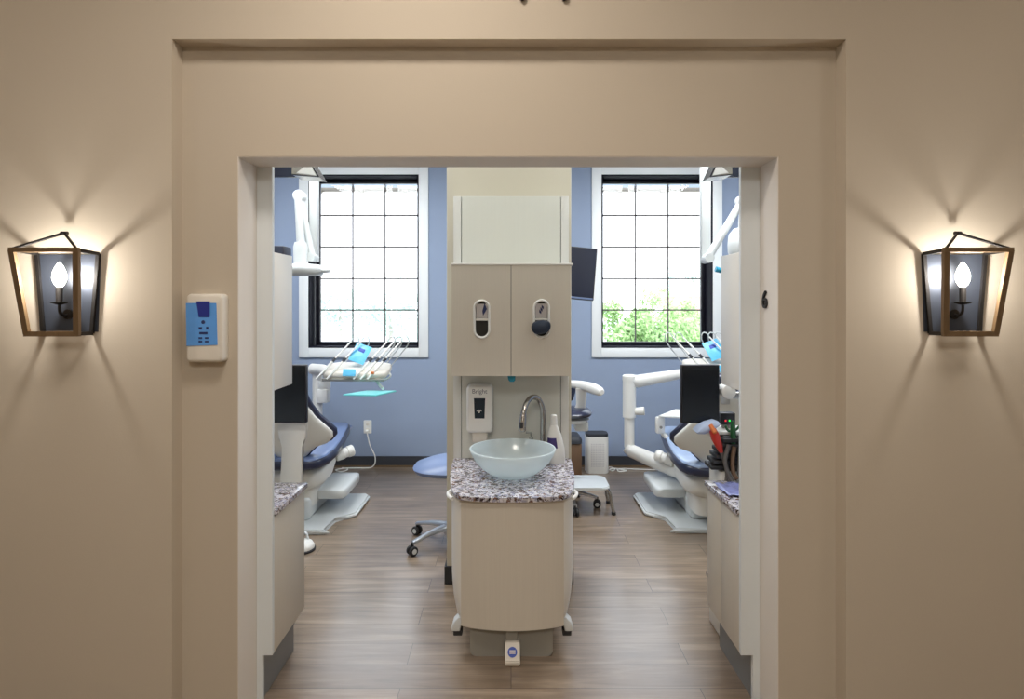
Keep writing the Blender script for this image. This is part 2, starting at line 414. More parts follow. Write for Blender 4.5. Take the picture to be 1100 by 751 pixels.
bm = nb(); box(bm, -1.34, -.962, 2.56, 2.65, 1.8125, 1.848, .004)
tag(obj('storage_case', bm, 'navy'), 'flat dark navy case lying on top of the left upper cabinet', 'case')

# ------------------------------------------------------------------ centre sink station
YP = 3.37
g = thing('backsplash_panel', 'tall cream panel fixed to the stub wall behind the sink', 'panel', (0,0,0))
bm = nb(); box(bm, -.275, .275, YP, CY-.013, .0, 2.203, .003); obj('center_panel', bm, 'panel', g)
for s in (-1, 1):
    bm = nb(); box(bm, min(s*.278, s*.321), max(s*.278, s*.321), YP, CY-.013, .0, 2.203, .003); obj('side_strip', bm, 'cabside', g)
bm = nb(); box(bm, -.279, .279, YP+.012, CY-.013, .0, 2.2); obj('reveal', bm, 'gap', g)

YU = 3.10
u = thing('wall_cabinet', 'two-door beige upper cabinet with oval dispenser slots above the sink', 'cabinet', (0,0,0))
bm = nb(); box(bm, -.304, .304, YU+.02, YP-.002, 1.245, 1.80, .002); obj('carcass', bm, 'cabside', u)
bm = nb(); box(bm, -.306, .318, YU-.004, YP-.002, 1.801, 1.811, .002); obj('top_edge', bm, 'white', u)
bm = nb(); box(bm, -.30, .30, YU+.012, YU+.021, 1.236, 1.8); obj('gap_strip', bm, 'gap', u)
def stadium(w, h, n=10):
    return rrect(w, h, w/2-.0005, n)
def plate_with_hole(bm, x0, x1, z0, z1, cx, cz, w, h, y, t):
    """a door leaf pierced by an oval slot"""
    hole = [(cx+px, cz+pz) for px, pz in stadium(w, h)]
    for yy in (y, y+t):
        pass
    # outer ring points matched to hole points by angle
    out = []
    for hx, hz in hole:
        dx, dz = hx-cx, hz-cz
        k = min(((x1-cx)/dx if dx > 0 else (x0-cx)/dx) if abs(dx) > 1e-6 else 1e9, ((z1-cz)/dz if dz > 0 else (z0-cz)/dz) if abs(dz) > 1e-6 else 1e9)
        out.append((cx+dx*k, cz+dz*k))
    # snap the nearest ones to corners
    for c in ((x0,z0),(x1,z0),(x1,z1),(x0,z1)):
        i = min(range(len(out)), key=lambda q: (out[q][0]-c[0])**2+(out[q][1]-c[1])**2); out[i] = c
    R = []
    for ring, yy in ((hole, y+t), (hole, y), (out, y), (out, y+t)):
        R.append([bm.verts.new((px, yy, pz)) for px, pz in ring])
    for a, b2 in zip(R, R[1:]+R[:1]):
        for i in range(len(hole)):
            j = (i+1) % len(hole); bm.faces.new((a[i], a[j], b2[j], b2[i]))
for s, cx, cz in ((-1, -.150, 1.524), (1, .156, 1.526)):
    bm = nb()
    x0, x1 = (-.304, -.0015) if s < 0 else (.0015, .304)
    plate_with_hole(bm, x0, x1, 1.233, 1.80, cx, cz, .066, .178, YU, .018)
    d = obj('door', bm, 'cab', u)
    bm = nb()
    o_ = stadium(.088, .202, 12); i_ = stadium(.064, .176, 12); m_ = stadium(.076, .19, 12)
    R = []
    for ring, yy in ((i_, YU+.03), (i_, YU-.002), (m_, YU-.009), (o_, YU-.004), (o_, YU+.0)):
        R.append([bm.verts.new((cx+px, yy, cz+pz)) for px, pz in ring])
    ring_faces(bm, R, False, False); obj('slot_rim', bm, 'white', d)
    bm = nb(); prism(bm, stadium(.066, .178), .002, T(cx, YU+.02, cz) @ FACE); obj('slot_back', bm, 'screen', d)
    bm = nb(); box(bm, cx-.03, cx+.03, YU+.008, YU+.016, cz+.005, cz+.078, .003); obj('paper_stack', bm, 'paper', d)
    bm = nb(); box(bm, cx-.031, cx+.031, YU+.002, YU+.012, cz-.008, cz+.004, .002); obj('slot_bar', bm, 'white', d)
    bm = nb()
    if s < 0: prism(bm, [(0,-.025),(.02,.01),(.008,.04),(-.004,.0)], .001, T(cx+.006, YU+.0075, cz+.042) @ FACE)
    else:
        for k in range(3): prism(bm, [(0,-.012),(.006,0),(0,.014),(-.006,0)], .001, T(cx-.006+.006*k, YU+.0075, cz+.035+.012*k) @ FACE @ RZ(.4))
    obj('print', bm, 'inkblue', d)
# the dark glove bulging from the right slot
bm = nb()
loft(bm, [((.155, YU-.045, 1.478), (.012,0,0), (0,0,.01)), ((.155, YU-.042, 1.478), (.03,0,.004), (0,0,.022)), ((.153, YU-.03, 1.482), (.046,0,.008), (-.004,0,.034)), ((.153, YU-.014, 1.486), (.050,0,.004), (0,0,.034)), ((.156, YU-.002, 1.49), (.03,0,0), (0,0,.028)), ((.156, YU+.008, 1.49), (.026,0,0), (0,0,.02))], 18, 2.3)
tag(obj('nitrile_glove', bm, M['screen'] if False else mat('dark glove', (18,34,56), .5, var=.3, vscale=40)), 'crumpled dark navy glove poking out of the right oval slot', 'glove')
bm = nb()
loft(bm, [((.002, YU+.05, 1.246), (.02,0,0), (0,.004,0)), ((.002, YU+.05, 1.23), (.021,0,0), (0,.006,0)), ((.004, YU+.05, 1.205), (.018,0,0), (0,.008,0)), ((.004, YU+.05, 1.197), (.01,0,0), (0,.005,0))], 14, 3)
tag(obj('tape_tab', bm, 'teal'), 'small teal tab hanging under the upper cabinet doors', 'tab')

# base cabinet
b0 = thing('sink_cabinet', 'tapered cream base cabinet with bowed front carrying the glass basin', 'cabinet', (.006, 0, 0))
def bow(x, w, yc, ye): return yc+(ye-yc)*(x/w)**2
bm = nb()
N = 14; W = .232
fr_ = [(-W+2*W*i/N, bow(-W+2*W*i/N, W, 2.688, 2.73)) for i in range(N+1)]
bk_ = [(x, y+.02) for x, y in fr_][::-1]
prism(bm, fr_+bk_, .572, T(0,0,.148), .002); obj('front_panel', bm, 'cab', b0)
bm = nb()
def side_z(z):   # sides swell at mid height and draw in to the foot
    return 1 if z > .35 else 1-.10*((.35-z)/.2)**2
zs = [.15,.19,.25,.31,.38,.5,.62,.722]; rings = []
for z in zs:
    k = side_z(z)
    hs = [(.234,2.752),(.264,2.775),(.281,2.83),(.292,2.92),(.303,3.05),(.311,3.2),(.318,3.362)]
    pl = [(-hs[0][0]*k, hs[0][1])]+[(x*k, y) for x, y in hs]+[(-x*k, y) for x, y in hs[1:]][::-1]
    rings.append([bm.verts.new((x, y, z)) for x, y in pl])
ring_faces(bm, rings); obj('side_shell', bm, 'white', b0, 50)
bm = nb()
pl = rrect(.377, .155, .028)
prism(bm, pl, .55, T(-.004, 3.3, .0775) @ FACE); obj('plinth', bm, 'grey', b0)
bm = nb(); box(bm, -.031, .023, 2.726, 2.752, .06, .15, .004); obj('pedal_strap', bm, 'grey', b0)
pd = nb()
t = bmesh.new()
vs = [t.verts.new(v) for v in ((-.034,2.672,0),(.034,2.672,0),(.034,2.75,0),(-.034,2.75,0),(-.034,2.668,.022),(.034,2.668,.022),(.033,2.722,.085),(-.033,2.722,.085),(.033,2.75,.085),(-.033,2.75,.085))]
for f in ((3,2,1,0),(0,1,5,4),(4,5,6,7),(7,6,8,9),(1,2,8,6,5),(0,4,7,9,3),(2,3,9,8)): t.faces.new([vs[i] for i in f])
bmesh.ops.bevel(t, geom=list(t.edges), offset=.004, segments=2, affect='EDGES'); merge(pd, t)
pd_ = obj('foot_pedal', pd, 'warmwhite', b0, 35, 'cream foot pedal with round blue mark')
bm = nb(); lathe(bm, [(.0,0),(.021,0),(.021,.002),(.0,.002)], (0, 2.692, .052), 28, Vector((0,-.063,.054))); lg = obj('round_mark', bm, 'logo', pd_)
bm = nb(); nrm = Vector((0,-.063,.054)).normalized()
for zz in (-.007, .003):
    box(bm, -.013, .013, -.0012, .0012, zz, zz+.004, mtx=T(0, 2.692, .052) @ Vector((0,-1,0)).rotation_difference(nrm).to_matrix().to_4x4() @ T(0,-.003,0))
obj('mark_lettering', bm, 'warmwhite', pd_)
for s in (-1, 1):
    bm = nb()
    loft(bm, [((s*.232, 2.80, .165), (.018,0,0), (0,.03,0)), ((s*.250, 2.795, .145), (.022,0,0), (0,.03,0)), ((s*.258, 2.79, .118), (.022,0,0), (0,.03,0)), ((s*.258, 2.79, .108), (.02,0,0), (0,.028,0))], 12, 5)
    k = obj('side_bracket', bm, 'lgrey', b0)
    bm = nb(); box(bm, s*.25-.02, s*.25+.02, 2.765, 2.82, .084, .109, .004); obj('bracket_pad', bm, 'rubber', k)
    bm = nb(); tube(bm, [(s*.277, 2.80, .700), (s*.296, 2.825, .706), (s*.303, 2.87, .706), (s*.298, 2.92, .70)], .009, 10, 5); obj('corner_rail', bm, 'white', b0)
# countertop
HCT = .745
right = [(.232,2.695),(.262,2.745),(.284,2.82),(.300,2.92),(.312,3.04),(.321,3.2),(.326,3.366)]
frt = [(-.226+ (.452)*i/10, 2.672+.028*((i-5)/5)**2) for i in range(11)]
pts = frt+right[1:]+[(-x, y) for x, y in right[1:]][::-1]
bm = nb(); prism(bm, pts, .021, T(.006,0,HCT-.021), .003)
tag(obj('granite_countertop', bm, 'granite'), 'speckled granite top with tapering sides under the glass basin', 'countertop')
# basin
BC = (.008, 3.02)
prof_o = [(.075,0),(.085,.003),(.12,.019),(.155,.045),(.184,.076),(.203,.106),(.2155,.136)]
prof_i = [(.207,.139),(.193,.108),(.173,.078),(.143,.048),(.108,.025),(.06,.014)]
bm = nb(); lathe(bm, prof_o+[(.213,.1395)]+prof_i, (BC[0], BC[1], HCT), 56)
tb = thing('vessel_sink', 'frosted aqua glass bowl basin on the granite counter', 'sink', (0,0,0))
obj('bowl', bm, 'basin', tb, 60)
bm = nb(); lathe(bm, [(.03,.0155),(.03,.019),(.022,.019),(.020,.016),(0,.016)], (BC[0], BC[1], HCT), 24); obj('drain', bm, 'chrome', tb)
# faucet
fa = thing('gooseneck_faucet', 'brushed nickel gooseneck faucet curving over the glass basin', 'faucet', (.172, 3.285, HCT))
bm = nb(); lathe(bm, [(.03,0),(.03,.006),(.022,.012),(.017,.03),(.0155,.05)], (0,0,0), 24); obj('base', bm, 'chrome', fa)
bm = nb(); tube(bm, [(0,0,.04),(0,0,.16),(.001,-.002,.24),(-.004,-.008,.30),(-.028,-.035,.35),(-.062,-.08,.362),(-.09,-.12,.34),(-.105,-.145,.30),(-.11,-.152,.275)], .0145, 14, 5); obj('neck', bm, 'chrome', fa)
bm = nb(); tube(bm, [(-.109,-.151,.285),(-.112,-.158,.25),(-.116,-.166,.205),(-.117,-.168,.198)], [.0155,.019,.020,.015], 14); sp = obj('spray_head', bm, 'chrome', fa)
bm = nb(); box(bm, -.128, -.110, -.187, -.178, .22, .25, .003); obj('button', bm, 'rubber', sp)
bm = nb(); tube(bm, [(.008,-.005,.09),(.014,-.03,.10),(.016,-.045,.115)], [.008,.007,.005], 10, 4); obj('handle', bm, 'chrome', fa)
# soap dispenser on the panel
sd = thing('soap_dispenser', 'white wall soap dispenser with dark window left of the faucet', 'soap dispenser', (-.171, YP, 0))
bm = nb(); pad(bm, .142, .262, .075, .022, .016, T(0, -.012, 1.031) @ FACE); bd = obj('cover', bm, 'white', sd)
bm = nb(); box(bm, -.05, .05, -.014, 0, .93, 1.155, .003); obj('mount', bm, 'warmwhite', sd)
bm = nb(); prism(bm, [(-.031,.055),(.031,.055),(.027,-.055),(-.027,-.055)], .003, T(0, -.086, 1.036) @ FACE, .002); wdw = obj('level_window', bm, mat('dark teal window', (30,46,58), .2), sd)
bm = nb()
for sx in (-1, 1):
    tube(bm, [(sx*.004+sx*.008*math.cos(a)-.002, -.0905, 1.02+.007*math.sin(a)) for a in [PI*k/8 for k in range(0, 13)]], .0018, 6)
obj('window_mark', bm, 'white', wdw)
bm = textmesh('Bright', .034, .0006); bm.transform(T(0, -.0872, 1.127) @ RX(PI/2)); obj('brand_lettering', bm, 'text', bd)
bm = textmesh('care', .012, .0004); bm.free()
bm = nb(); box(bm, -.042, .042, -.07, -.002, .845, .905, .008); obj('nozzle_block', bm, 'warmwhite', sd)
# bottles
bo = thing('lotion_bottle', 'white lotion bottle with purple label behind the basin', 'bottle', (.238, 3.262, HCT))
bm = nb()
loft(bm, [((0,0,0),(.05,0,0),(0,.028,0)),((0,0,.006),(.054,0,0),(0,.032,0)),((0,0,.08),(.05,0,0),(0,.032,0)),((-.004,0,.15),(.038,0,0),(0,.03,0)),((-.008,0,.19),(.025,0,0),(0,.024,0)),((-.008,0,.205),(.019,0,0),(0,.019,0))], 24, 2.4); obj('body', bm, 'white', bo)
bm = nb(); lathe(bm, [(.019,0),(.0195,.005),(.017,.05),(.012,.056)], (-.008,0,.205), 20); obj('cap', bm, 'white', bo)
bm = nb(); loft(bm, [((-.01,-.004,.085),(.038,0,0),(0,.0305,0)),((-.012,-.004,.14),(.03,0,0),(0,.0285,0))], 24, 2.4); obj('label_band', bm, 'purple', bo)
bo = thing('pump_bottle', 'small clear pump bottle standing behind the basin', 'bottle', (.11, 3.325, HCT))
bm = nb(); lathe(bm, [(.026,0),(.028,.01),(.028,.085),(.02,.105),(.01,.112)], (0,0,0), 20); obj('body', bm, 'clearpl', bo)
bm = nb(); lathe(bm, [(.012,.112),(.012,.124),(.005,.126),(.005,.148)], (0,0,0), 14); box(bm, -.03, .008, -.007, .007, .146, .156, .003); obj('pump', bm, 'clearpl', bo)

# ------------------------------------------------------------------ wall things of the corridor
def lantern(xc, label):
    L = thing('wall_lantern', label, 'wall lamp', (xc, YW, 1.489), 0, 'lantern wall sconces')
    zt, zb = .298, .0; wt, wb = .119-.008, .0934-.006; pt, pb = -.120, -.084
    A = {}
    for sx in (-1, 1):
        A[('t','b',sx)] = (sx*wt, -.010, zt-.004); A[('b','b',sx)] = (sx*wb, -.010, zb+.007)
        A[('t','f',sx)] = (sx*wt, pt, zt); A[('b','f',sx)] = (sx*wb, pb, zb+.008)
    bm = nb()
    for sx in (-1, 1): bar(bm, A[('t','f',sx)], A[('b','f',sx)], .019, .014, (0,-1,0))
    bar(bm, (-wt-.008,pt,zt), (wt+.008,pt,zt), .014, .016, (0,0,1)); bar(bm, (-wb-.008,pb,zb+.008), (wb+.008,pb,zb+.008), .014, .018, (0,0,1))
    obj('front_frame', bm, 'wood', L, 20)
    for sx in (-1, 1):
        bm = nb()
        bar(bm, A[('t','b',sx)], A[('b','b',sx)], .012, .012, (0,-1,0))
        bar(bm, A[('t','b',sx)], A[('t','f',sx)], .011, .012); bar(bm, A[('b','b',sx)], A[('b','f',sx)], .011, .013)
        obj('side_frame', bm, 'iron', L, 20)
    bm = nb()
    for sx in (-1, 1): bar(bm, (sx*wt, pt, zt+.004), (0, -.026, .367), .0075, .006, (0,-1,.3))
    tube(bm, [(-.012,-.026,.366),(.012,-.026,.366)], .007, 8); obj('roof_bar', bm, 'iron', L, 20)
    bm = nb(); prism(bm, [(-.105,.012),(.105,.012),(.115,.292),(-.115,.292)], .006, FACE, .001); obj('back_plate', bm, 'plate', L)
    bm = nb(); tube(bm, [(0,-.006,.075),(0,-.03,.07),(0,-.048,.085),(0,-.05,.11)], .005, 8, 5); lathe(bm, [(.018,0),(.018,.005),(0,.006)], (0,-.006,.075), 16, (0,-1,0))
    ar = obj('candle_arm', bm, 'iron', L)
    bm = nb(); lathe(bm, [(.002,.108),(.026,.116),(.027,.119),(.010,.116)], (0,-.05,0), 20); lathe(bm, [(.0105,.116),(.0105,.172),(.008,.174)], (0,-.05,0), 16); obj('candle_cup', bm, 'iron', ar)
    bm = nb(); lathe(bm, [(.008,.173),(.017,.186),(.022,.202),(.0205,.222),(.013,.243),(.004,.258),(0,.261)], (0,-.05,0), 20); obj('bulb', bm, 'bulb', L)
    ld = bpy.data.lights.new('bulb light', 'POINT'); ld.energy = 5.0; ld.color = (1,.95,.89); ld.shadow_soft_size = .018
    lo = bpy.data.objects.new('bulb_light', ld); COL.objects.link(lo); lo.location = (xc, YW-.088, 1.489+.212); 
lantern(-1.602, 'bronze and black open lantern sconce on the beige wall left of the opening')
lantern(1.602, 'bronze and black open lantern sconce on the beige wall right of the opening')

kp = thing('wall_keypad', 'white wall keypad unit covered with blue film left of the opening', 'keypad', (-1.125, YN, 1.513))
bm = nb(); pad(bm, .136, .252, .048, .018, .012, FACE); obj('housing', bm, 'warmwhite', kp)
bm = nb()
prism(bm, [(-.064,.092),(.048,.092),(.052,-.062),(-.062,-.066)], .002, T(-.002,-.048,0) @ FACE, .0008); fl = obj('blue_film', bm, 'filmblue', kp)
bm = nb(); prism(bm, [(-.027,.038),(.022,.038),(.022,-.02),(-.018,-.02)], .002, T(0,-.0495,.06) @ FACE); obj('display', bm, 'deepblue', fl)
bm = nb()
lathe(bm, [(0,0),(.007,0),(.007,.001),(0,.001)], (-.002,-.0495,.022), 16, (0,-1,0))
for x, z, w, h in ((-.012,.0,.012,.008),(.013,.0,.008,.01),(-.001,-.018,.03,.008),(-.012,-.036,.013,.006),(.011,-.036,.013,.006),(-.012,-.049,.013,.006),(.011,-.049,.013,.006)):
    box(bm, x-w/2, x+w/2, -.0512, -.049, z-h/2, z+h/2)
obj('key_marks', bm, 'inkblue', fl)
bm = textmesh('6', .098, .004); bm.transform(T(OX1-.0075, 2.372, EYE+.015) @ RZ(-PI/2) @ RX(PI/2))
tag(obj('room_number', bm, 'rubber'), 'black number 6 on the right side of the opening', 'number')
for px in (561, 606):
    bm = nb(); lathe(bm, [(0,.0),(.009,0),(.011,.01),(.011,.018),(.0,.02)], (0,0,0), 14, (0,-1,0))
    o = obj('wall_stud', bm, 'iron'); o.location = (((px-VX)/296), YW, 2.7095)
    tag(o, 'dark stud cut off by the top edge, %s of the pair' % ('left' if px < 580 else 'right'), 'stud', 'dark studs above the opening')

# ------------------------------------------------------------------ outlets, cables
def outlet(px, py, label):
    p = P(px, py, YR); t = thing('wall_outlet', label, 'outlet', (p.x, YR, p.z), 0, 'wall outlets')
    bm = nb(); prism(bm, rrect(.078, .128, .006), .006, FACE, .002); obj('cover_plate', bm, 'white', t)
    bm = nb(); box(bm, -.016, .016, -.0075, -.005, .012, .046, .002); obj('socket', bm, 'warmwhite', t)
    bm = nb(); box(bm, -.016, .016, -.0075, -.005, -.046, -.012, .002); obj('socket', bm, 'warmwhite', t)
    return t
outlet(395, 458.5, 'white outlet with a plugged cord on the blue wall below the left window')
bm = nb(); p = P(395, 463, YR)
box(bm, p.x-.014, p.x+.014, YR-.035, YR-.0085, p.z-.014, p.z+.014, .004)
tube(bm, [(p.x, YR-.03, p.z-.01), (p.x+.03, YR-.04, .22), (p.x+.085, YR-.05, .1), (p.x+.06, YR-.07, .012), (p.x-.08, YR-.09, .007), (p.x-.2, YR-.10, .007), (p.x-.27, YR-.16, .007), (p.x-.2, YR-.22, .007), (p.x-.16, YR-.14, .007), (p.x-.23, YR-.08, .007)], .006, 8, 6)
tag(obj('power_cord', bm, 'white'), 'white power cord looping from the outlet to the floor by the left chair', 'cord')
bm = nb()
pts = [(.96,5.93,.007),(.99,5.9,.007),(1.0,5.84,.007),(.97,5.79,.007),(.95,5.83,.007),(.98,5.87,.007),(1.04,5.85,.007),(1.1,5.79,.007),(1.03,5.77,.007),(1.05,5.86,.007),(1.25,5.84,.007),(1.5,5.8,.007),(1.55,5.7,.007)]
tube(bm, pts, .006, 8, 6); tag(obj('power_cord', bm, 'white'), 'white cord coiled along the baseboard below the right window', 'cord')

# ------------------------------------------------------------------ dental chairs
def dental_chair(label, loc, rz, base_dx, base_dy, k, top='bluetop'):
    c = thing('dental_chair', label, 'dental chair', loc, 0, 'dental chairs')
    # base stays square with the room
    B = T(base_dx, base_dy, 0)
    bm = nb()
    pts = [(-.32,-.38),(.12,-.38)] + [(.20+.06*math.sin(a), -.32-.06*math.cos(a)) for a in [PI/2*i/4 for i in range(5)]] + [(.28,-.12),(.34,-.06),(.38,-.06),(.42,-.02),(.42,.40),(.38,.45),(-.38,.45),(-.42,.4),(-.42,-.02),(-.36,-.08),(-.28,-.12),(-.26,-.34)]
    if k < 0: pts = [(-x, y) for x, y in pts][::-1]
    prism(bm, pts, .035, B, .012, 3); obj('base_plate', bm, 'lgrey', c, 50)
    bm = nb()
    for s in (1,-1): loft(bm, [((base_dx+s*.22, base_dy-.06+q, .182), (.125*w,0,0), (0,0,.042*w)) for q, w in ((0,.75),(.02,.93),(.06,1),(.40,1),(.46,.93),(.49,.7))], 20, 5)
    box(bm, base_dx-.12, base_dx+.12, base_dy-.2, base_dy+.35, .03, .2, .03); obj('lift_base', bm, 'lgrey', c, 50)
    R = RZ(rz)
    def V(x, y, z): return R @ Vector((x, y, z))
    U = V(1,0,0); Yv = V(0,1,0); Z = Vector((0,0,1))
    bm = nb()
    loft(bm, [(V(0,y,z), U*w, Z*h) for y, z, w, h in ((-.20,.34,.10,.05),(-.17,.33,.17,.08),(-.05,.33,.20,.095),(.15,.335,.20,.09),(.4,.37,.17,.055),(.6,.40,.14,.03),(.62,.40,.12,.02))], 24, 3.2)
    loft(bm, [(V(0,.0,.12), U*.13, Yv*.16), (V(0,.0,.30), U*.15, Yv*.18)], 16, 4)
    obj('seat_shell', bm, 'shell', c, 60)
    bm = nb()
    prof = ((-.28,.455,.10,.02),(-.265,.455,.16,.034),(-.22,.457,.215,.042),(-.12,.458,.245,.044),(.10,.462,.25,.044),(.32,.468,.235,.044),(.55,.478,.21,.042),(.75,.49,.19,.04),(.86,.497,.165,.036),(.90,.50,.11,.022))
    loft(bm, [(V(0,y,z), U*w, Z*h) for y, z, w, h in prof], 28, 4.5)
    cu = obj('seat_cushion', bm, 'navy', c, 50)
    bm = nb(); loft(bm, [(V(0,y,z+.03), U*(w-.018), Z*(h*.52)) for y, z, w, h in prof[1:-1]], 28, 3.6); obj('seat_top', bm, top, cu, 60)
    bm = nb(); loft(bm, [(V(0,.88,.47), U*.15, Z*.018), (V(.0,.98,.475), U*.16, Z*.022), (V(0,1.04,.478), U*.12, Z*.016)], 20, 4); obj('toe_board', bm, 'bluetop', c, 50)
    # backrest, leaning a little to the viewer
    hw = ((.46,.06),(.50,.11),(.545,.155),(.585,.20),(.615,.285),(.66,.325),(.70,.325),(.75,.275),(.81,.215),(.88,.17),(.95,.14),(1.0,.125),(1.02,.09))
    def lean(z): return -.18-.30*max(0, z-.5)
    nrm = Vector((0,1,.3)).normalized(); nv = R @ nrm
    bm = nb(); loft(bm, [(V(0,lean(z),z)+nv*.028, U*w, nv*.026) for z, w in hw], 28, 4); obj('backrest_cushion', bm, 'navy', c, 60)
    bm = nb(); loft(bm, [(V(0,lean(z),z)-nv*.012, U*max(.03,w-.022), nv*(.03 if w > .1 else .018)) for z, w in hw], 28, 2.6); obj('backrest_shell', bm, 'shell', c, 60)
    bm = nb(); loft(bm, [(V(0,lean(z)-.01,z), U*w, nv*t) for z, w, t in ((1.02,.06,.02),(1.03,.09,.035),(1.07,.10,.045),(1.12,.09,.035),(1.135,.06,.02))], 20, 3)
    hd = obj('headrest', bm, 'navy', c, 60)
    bm = nb(); box(bm, -.03, .03, -.008, .008, .94, 1.06, .004, mtx=T(*V(0,lean(1.0)-.05,0)) @ R); obj('headrest_bar', bm, 'alu', hd)
    # pivot drum beside the leg rest
    bm = nb(); a = V(-k*.23,.36,.37)+Vector((0,0,.02)); 
    lathe(bm, [(.035,-.07),(.045,-.06),(.045,.0),(.04,.005),(.04,.03),(.046,.035),(.046,.075),(.036,.085)], a, 20, V(-k*1,.55,.25)); obj('pivot_drum', bm, 'white', c)
    return c
dental_chair('dental chair with navy cushion left of the sink, cord behind it', (-1.58, 4.55, 0), .03, .0, .02, -1)
cr = dental_chair('dental chair with navy cushion right of the sink, beside the white pipe arm', (1.43, 4.38, 0), -.04, .0, .22, 1, 'glaretop')

# delivery systems
def delivery(label, head, rz, post, arm, group='instrument delivery units', slats=True):
    c = thing('delivery_unit', label, 'dental unit', (post[0], post[1], 0), 0, group)
    o = Vector((post[0], post[1], 0))
    return c, o
def handpieces(parent, origin, rz, k):
    """instrument head: tray body, screen films, row of slanted handpieces with looping whips"""
    R = T(*origin) @ RZ(rz)
    bm = nb(); t = bmesh.new()
    loft(t, [((x,0,0), (0,w,0), (0,0,h)) for x, w, h in ((-.28,.08,.02),(-.265,.12,.035),(-.2,.14,.042),(.2,.14,.042),(.265,.12,.035),(.285,.08,.02))], 20, 4)
    merge(bm, t, R @ RX(.25)); hd = obj('instrument_head', bm, 'warmwhite', parent, 50)
    bm = nb(); box(bm, -.27, .27, -.15, -.13, -.045, -.02, .006, mtx=R @ RX(.25)); obj('front_rail', bm, 'grey', hd)
    for x0 in (-.22, -.13, .10, .16, .22):
        kx = k*.16
        bm = nb(); a = Vector((x0-kx*.55, -.16, -.055)); b2 = Vector((x0+kx*1.05, .0, .26))
        t = bmesh.new(); tube(t, [a, a.lerp(b2,.25), a.lerp(b2,.5), a.lerp(b2,.53), b2], [.007,.010,.011,.008,.007], 10); merge(bm, t, R)
        hp = obj('handpiece', bm, 'white', hd)
        bm = nb(); t = bmesh.new(); q = a.lerp(b2,.45); q2 = a.lerp(b2,.54); tube(t, [q, q2], .0115, 10); merge(bm, t, R); obj('grip_ring', bm, 'baseb', hp)
        bm = nb(); t = bmesh.new()
        tube(t, [b2, b2+Vector((k*.02,.0,.03)), b2+Vector((k*.05,.01,.035)), b2+Vector((k*.06,.02,.0)), b2+Vector((k*.03,.05,-.06)), Vector((x0+k*.05,.11,.03))], .005, 8, 5); merge(bm, t, R)
        obj('whip_hose', bm, 'lgrey', hp)
    bm = nb(); box(bm, -.07, .07, -.004, .0, -.09, .09, .002, mtx=R @ T(.0+k*.03, -.02, .15) @ RY(k*.35) @ RX(-.55)); f1 = obj('film_screen', bm, 'skyfilm', hd)
    bm = nb(); box(bm, -.028, .028, -.006, -.003, .015, .05, .001, mtx=R @ T(.0+k*.03, -.02, .15) @ RY(k*.35) @ RX(-.55)); obj('screen_display', bm, 'logo', f1)
    bm = nb(); box(bm, -.06, .05, -.004, .0, -.03, .03, .002, mtx=R @ T(-k*.02, -.155, -.0) @ RX(-.3)); obj('film_pad', bm, 'skyfilm', hd)
    bm = nb(); box(bm, .16, .19, -.165, -.155, -.012, .01, .003, mtx=R); obj('selector_mark', bm, 'orange', hd)
    return hd
# left
px_, py_ = P(341, 400, 5.62).x, 5.62
c = thing('delivery_unit', 'instrument delivery unit with handpieces and cyan tray in front of the left window', 'dental unit', (0,0,0), 0, 'instrument delivery units')
bm = nb(); tube(bm, [(px_, py_, .04), (px_, py_, .99)], .046, 18); obj('post', bm, 'white', c)
bm = nb(); lathe(bm, [(.12,0),(.12,.03),(.06,.04)], (px_, py_, 0), 24); obj('post_foot', bm, 'lgrey', c)
bm = nb(); box(bm, px_+.01, px_+.11, py_-.06, py_+.05, .69, .82, .012); obj('control_box', bm, 'white', c)
bm = nb(); box(bm, px_-.01, px_+.085, py_-.065, py_+.05, .73, .88, .02); bm.free()
bm = nb(); lathe(bm, [(.055,.0),(.06,.01),(.06,.07),(.055,.08)], (px_+.06, py_, .815), 20); obj('swivel_cap', bm, 'white', c)
bm = nb(); tube(bm, [(px_-.05, py_, 1.0), (px_+.06, py_-.06, 1.0), (px_+.22, py_-.2, .985)], [.05,.05,.042], 16); obj('swing_arm', bm, 'white', c)
hd = handpieces(c, (P(384,397,5.3).x, 5.3, 1.02), -.04, 1)
bm = nb(); tube(bm, [(-1.2,5.3,.97),(-1.14,5.25,.90),(-1.10,5.2,.875)], .014, 8, 4); ta = obj('tray_arm', bm, 'white', c)
bm = nb(); prism(bm, [(-1.40,4.98),(-1.12,4.94),(-1.0,5.2),(-1.26,5.22)], .012, T(.01,.02,.845), .003); obj('instrument_tray', bm, 'cyan', ta)
bm = nb(); tube(bm, [(-1.08,5.28,1.02),(-1.05,5.27,.98),(-1.1,5.27,.945),(-1.2,5.27,.95)], .009, 8, 5); obj('hose_loop', bm, 'white', c)
# right: tall white pipe arm with elbow
c = thing('delivery_unit', 'white pipe arm delivery unit standing beside the right dental chair', 'dental unit', (0,0,0), 0, 'instrument delivery units')
xa, ya = P(676, 445, 5.15).x, 5.15
bm = nb(); tube(bm, [(xa, ya, .385), (xa, ya, .955)], .043, 18); obj('post', bm, 'white', c)
bm = nb(); tube(bm, [(xa, ya, .64),(xa, ya, .965)], .056, 18); lathe(bm, [(.06,0),(.06,.035),(.05,.045)], (xa, ya, .955), 18); obj('sleeve', bm, 'white', c)
bm = nb(); tube(bm, [(xa+.03, ya-.01, .69),(xa+.12, ya-.04, .70)], [.03,.036], 14); obj('lock_knob', bm, 'white', c)
bm = nb(); tube(bm, [(xa, ya, .955),(xa+.07, ya, .945),(xa+.44, ya+.05, 1.0),(xa+.62, ya+.1, 1.03)], [.05,.055,.042,.042], 16); obj('swing_arm', bm, 'white', c)
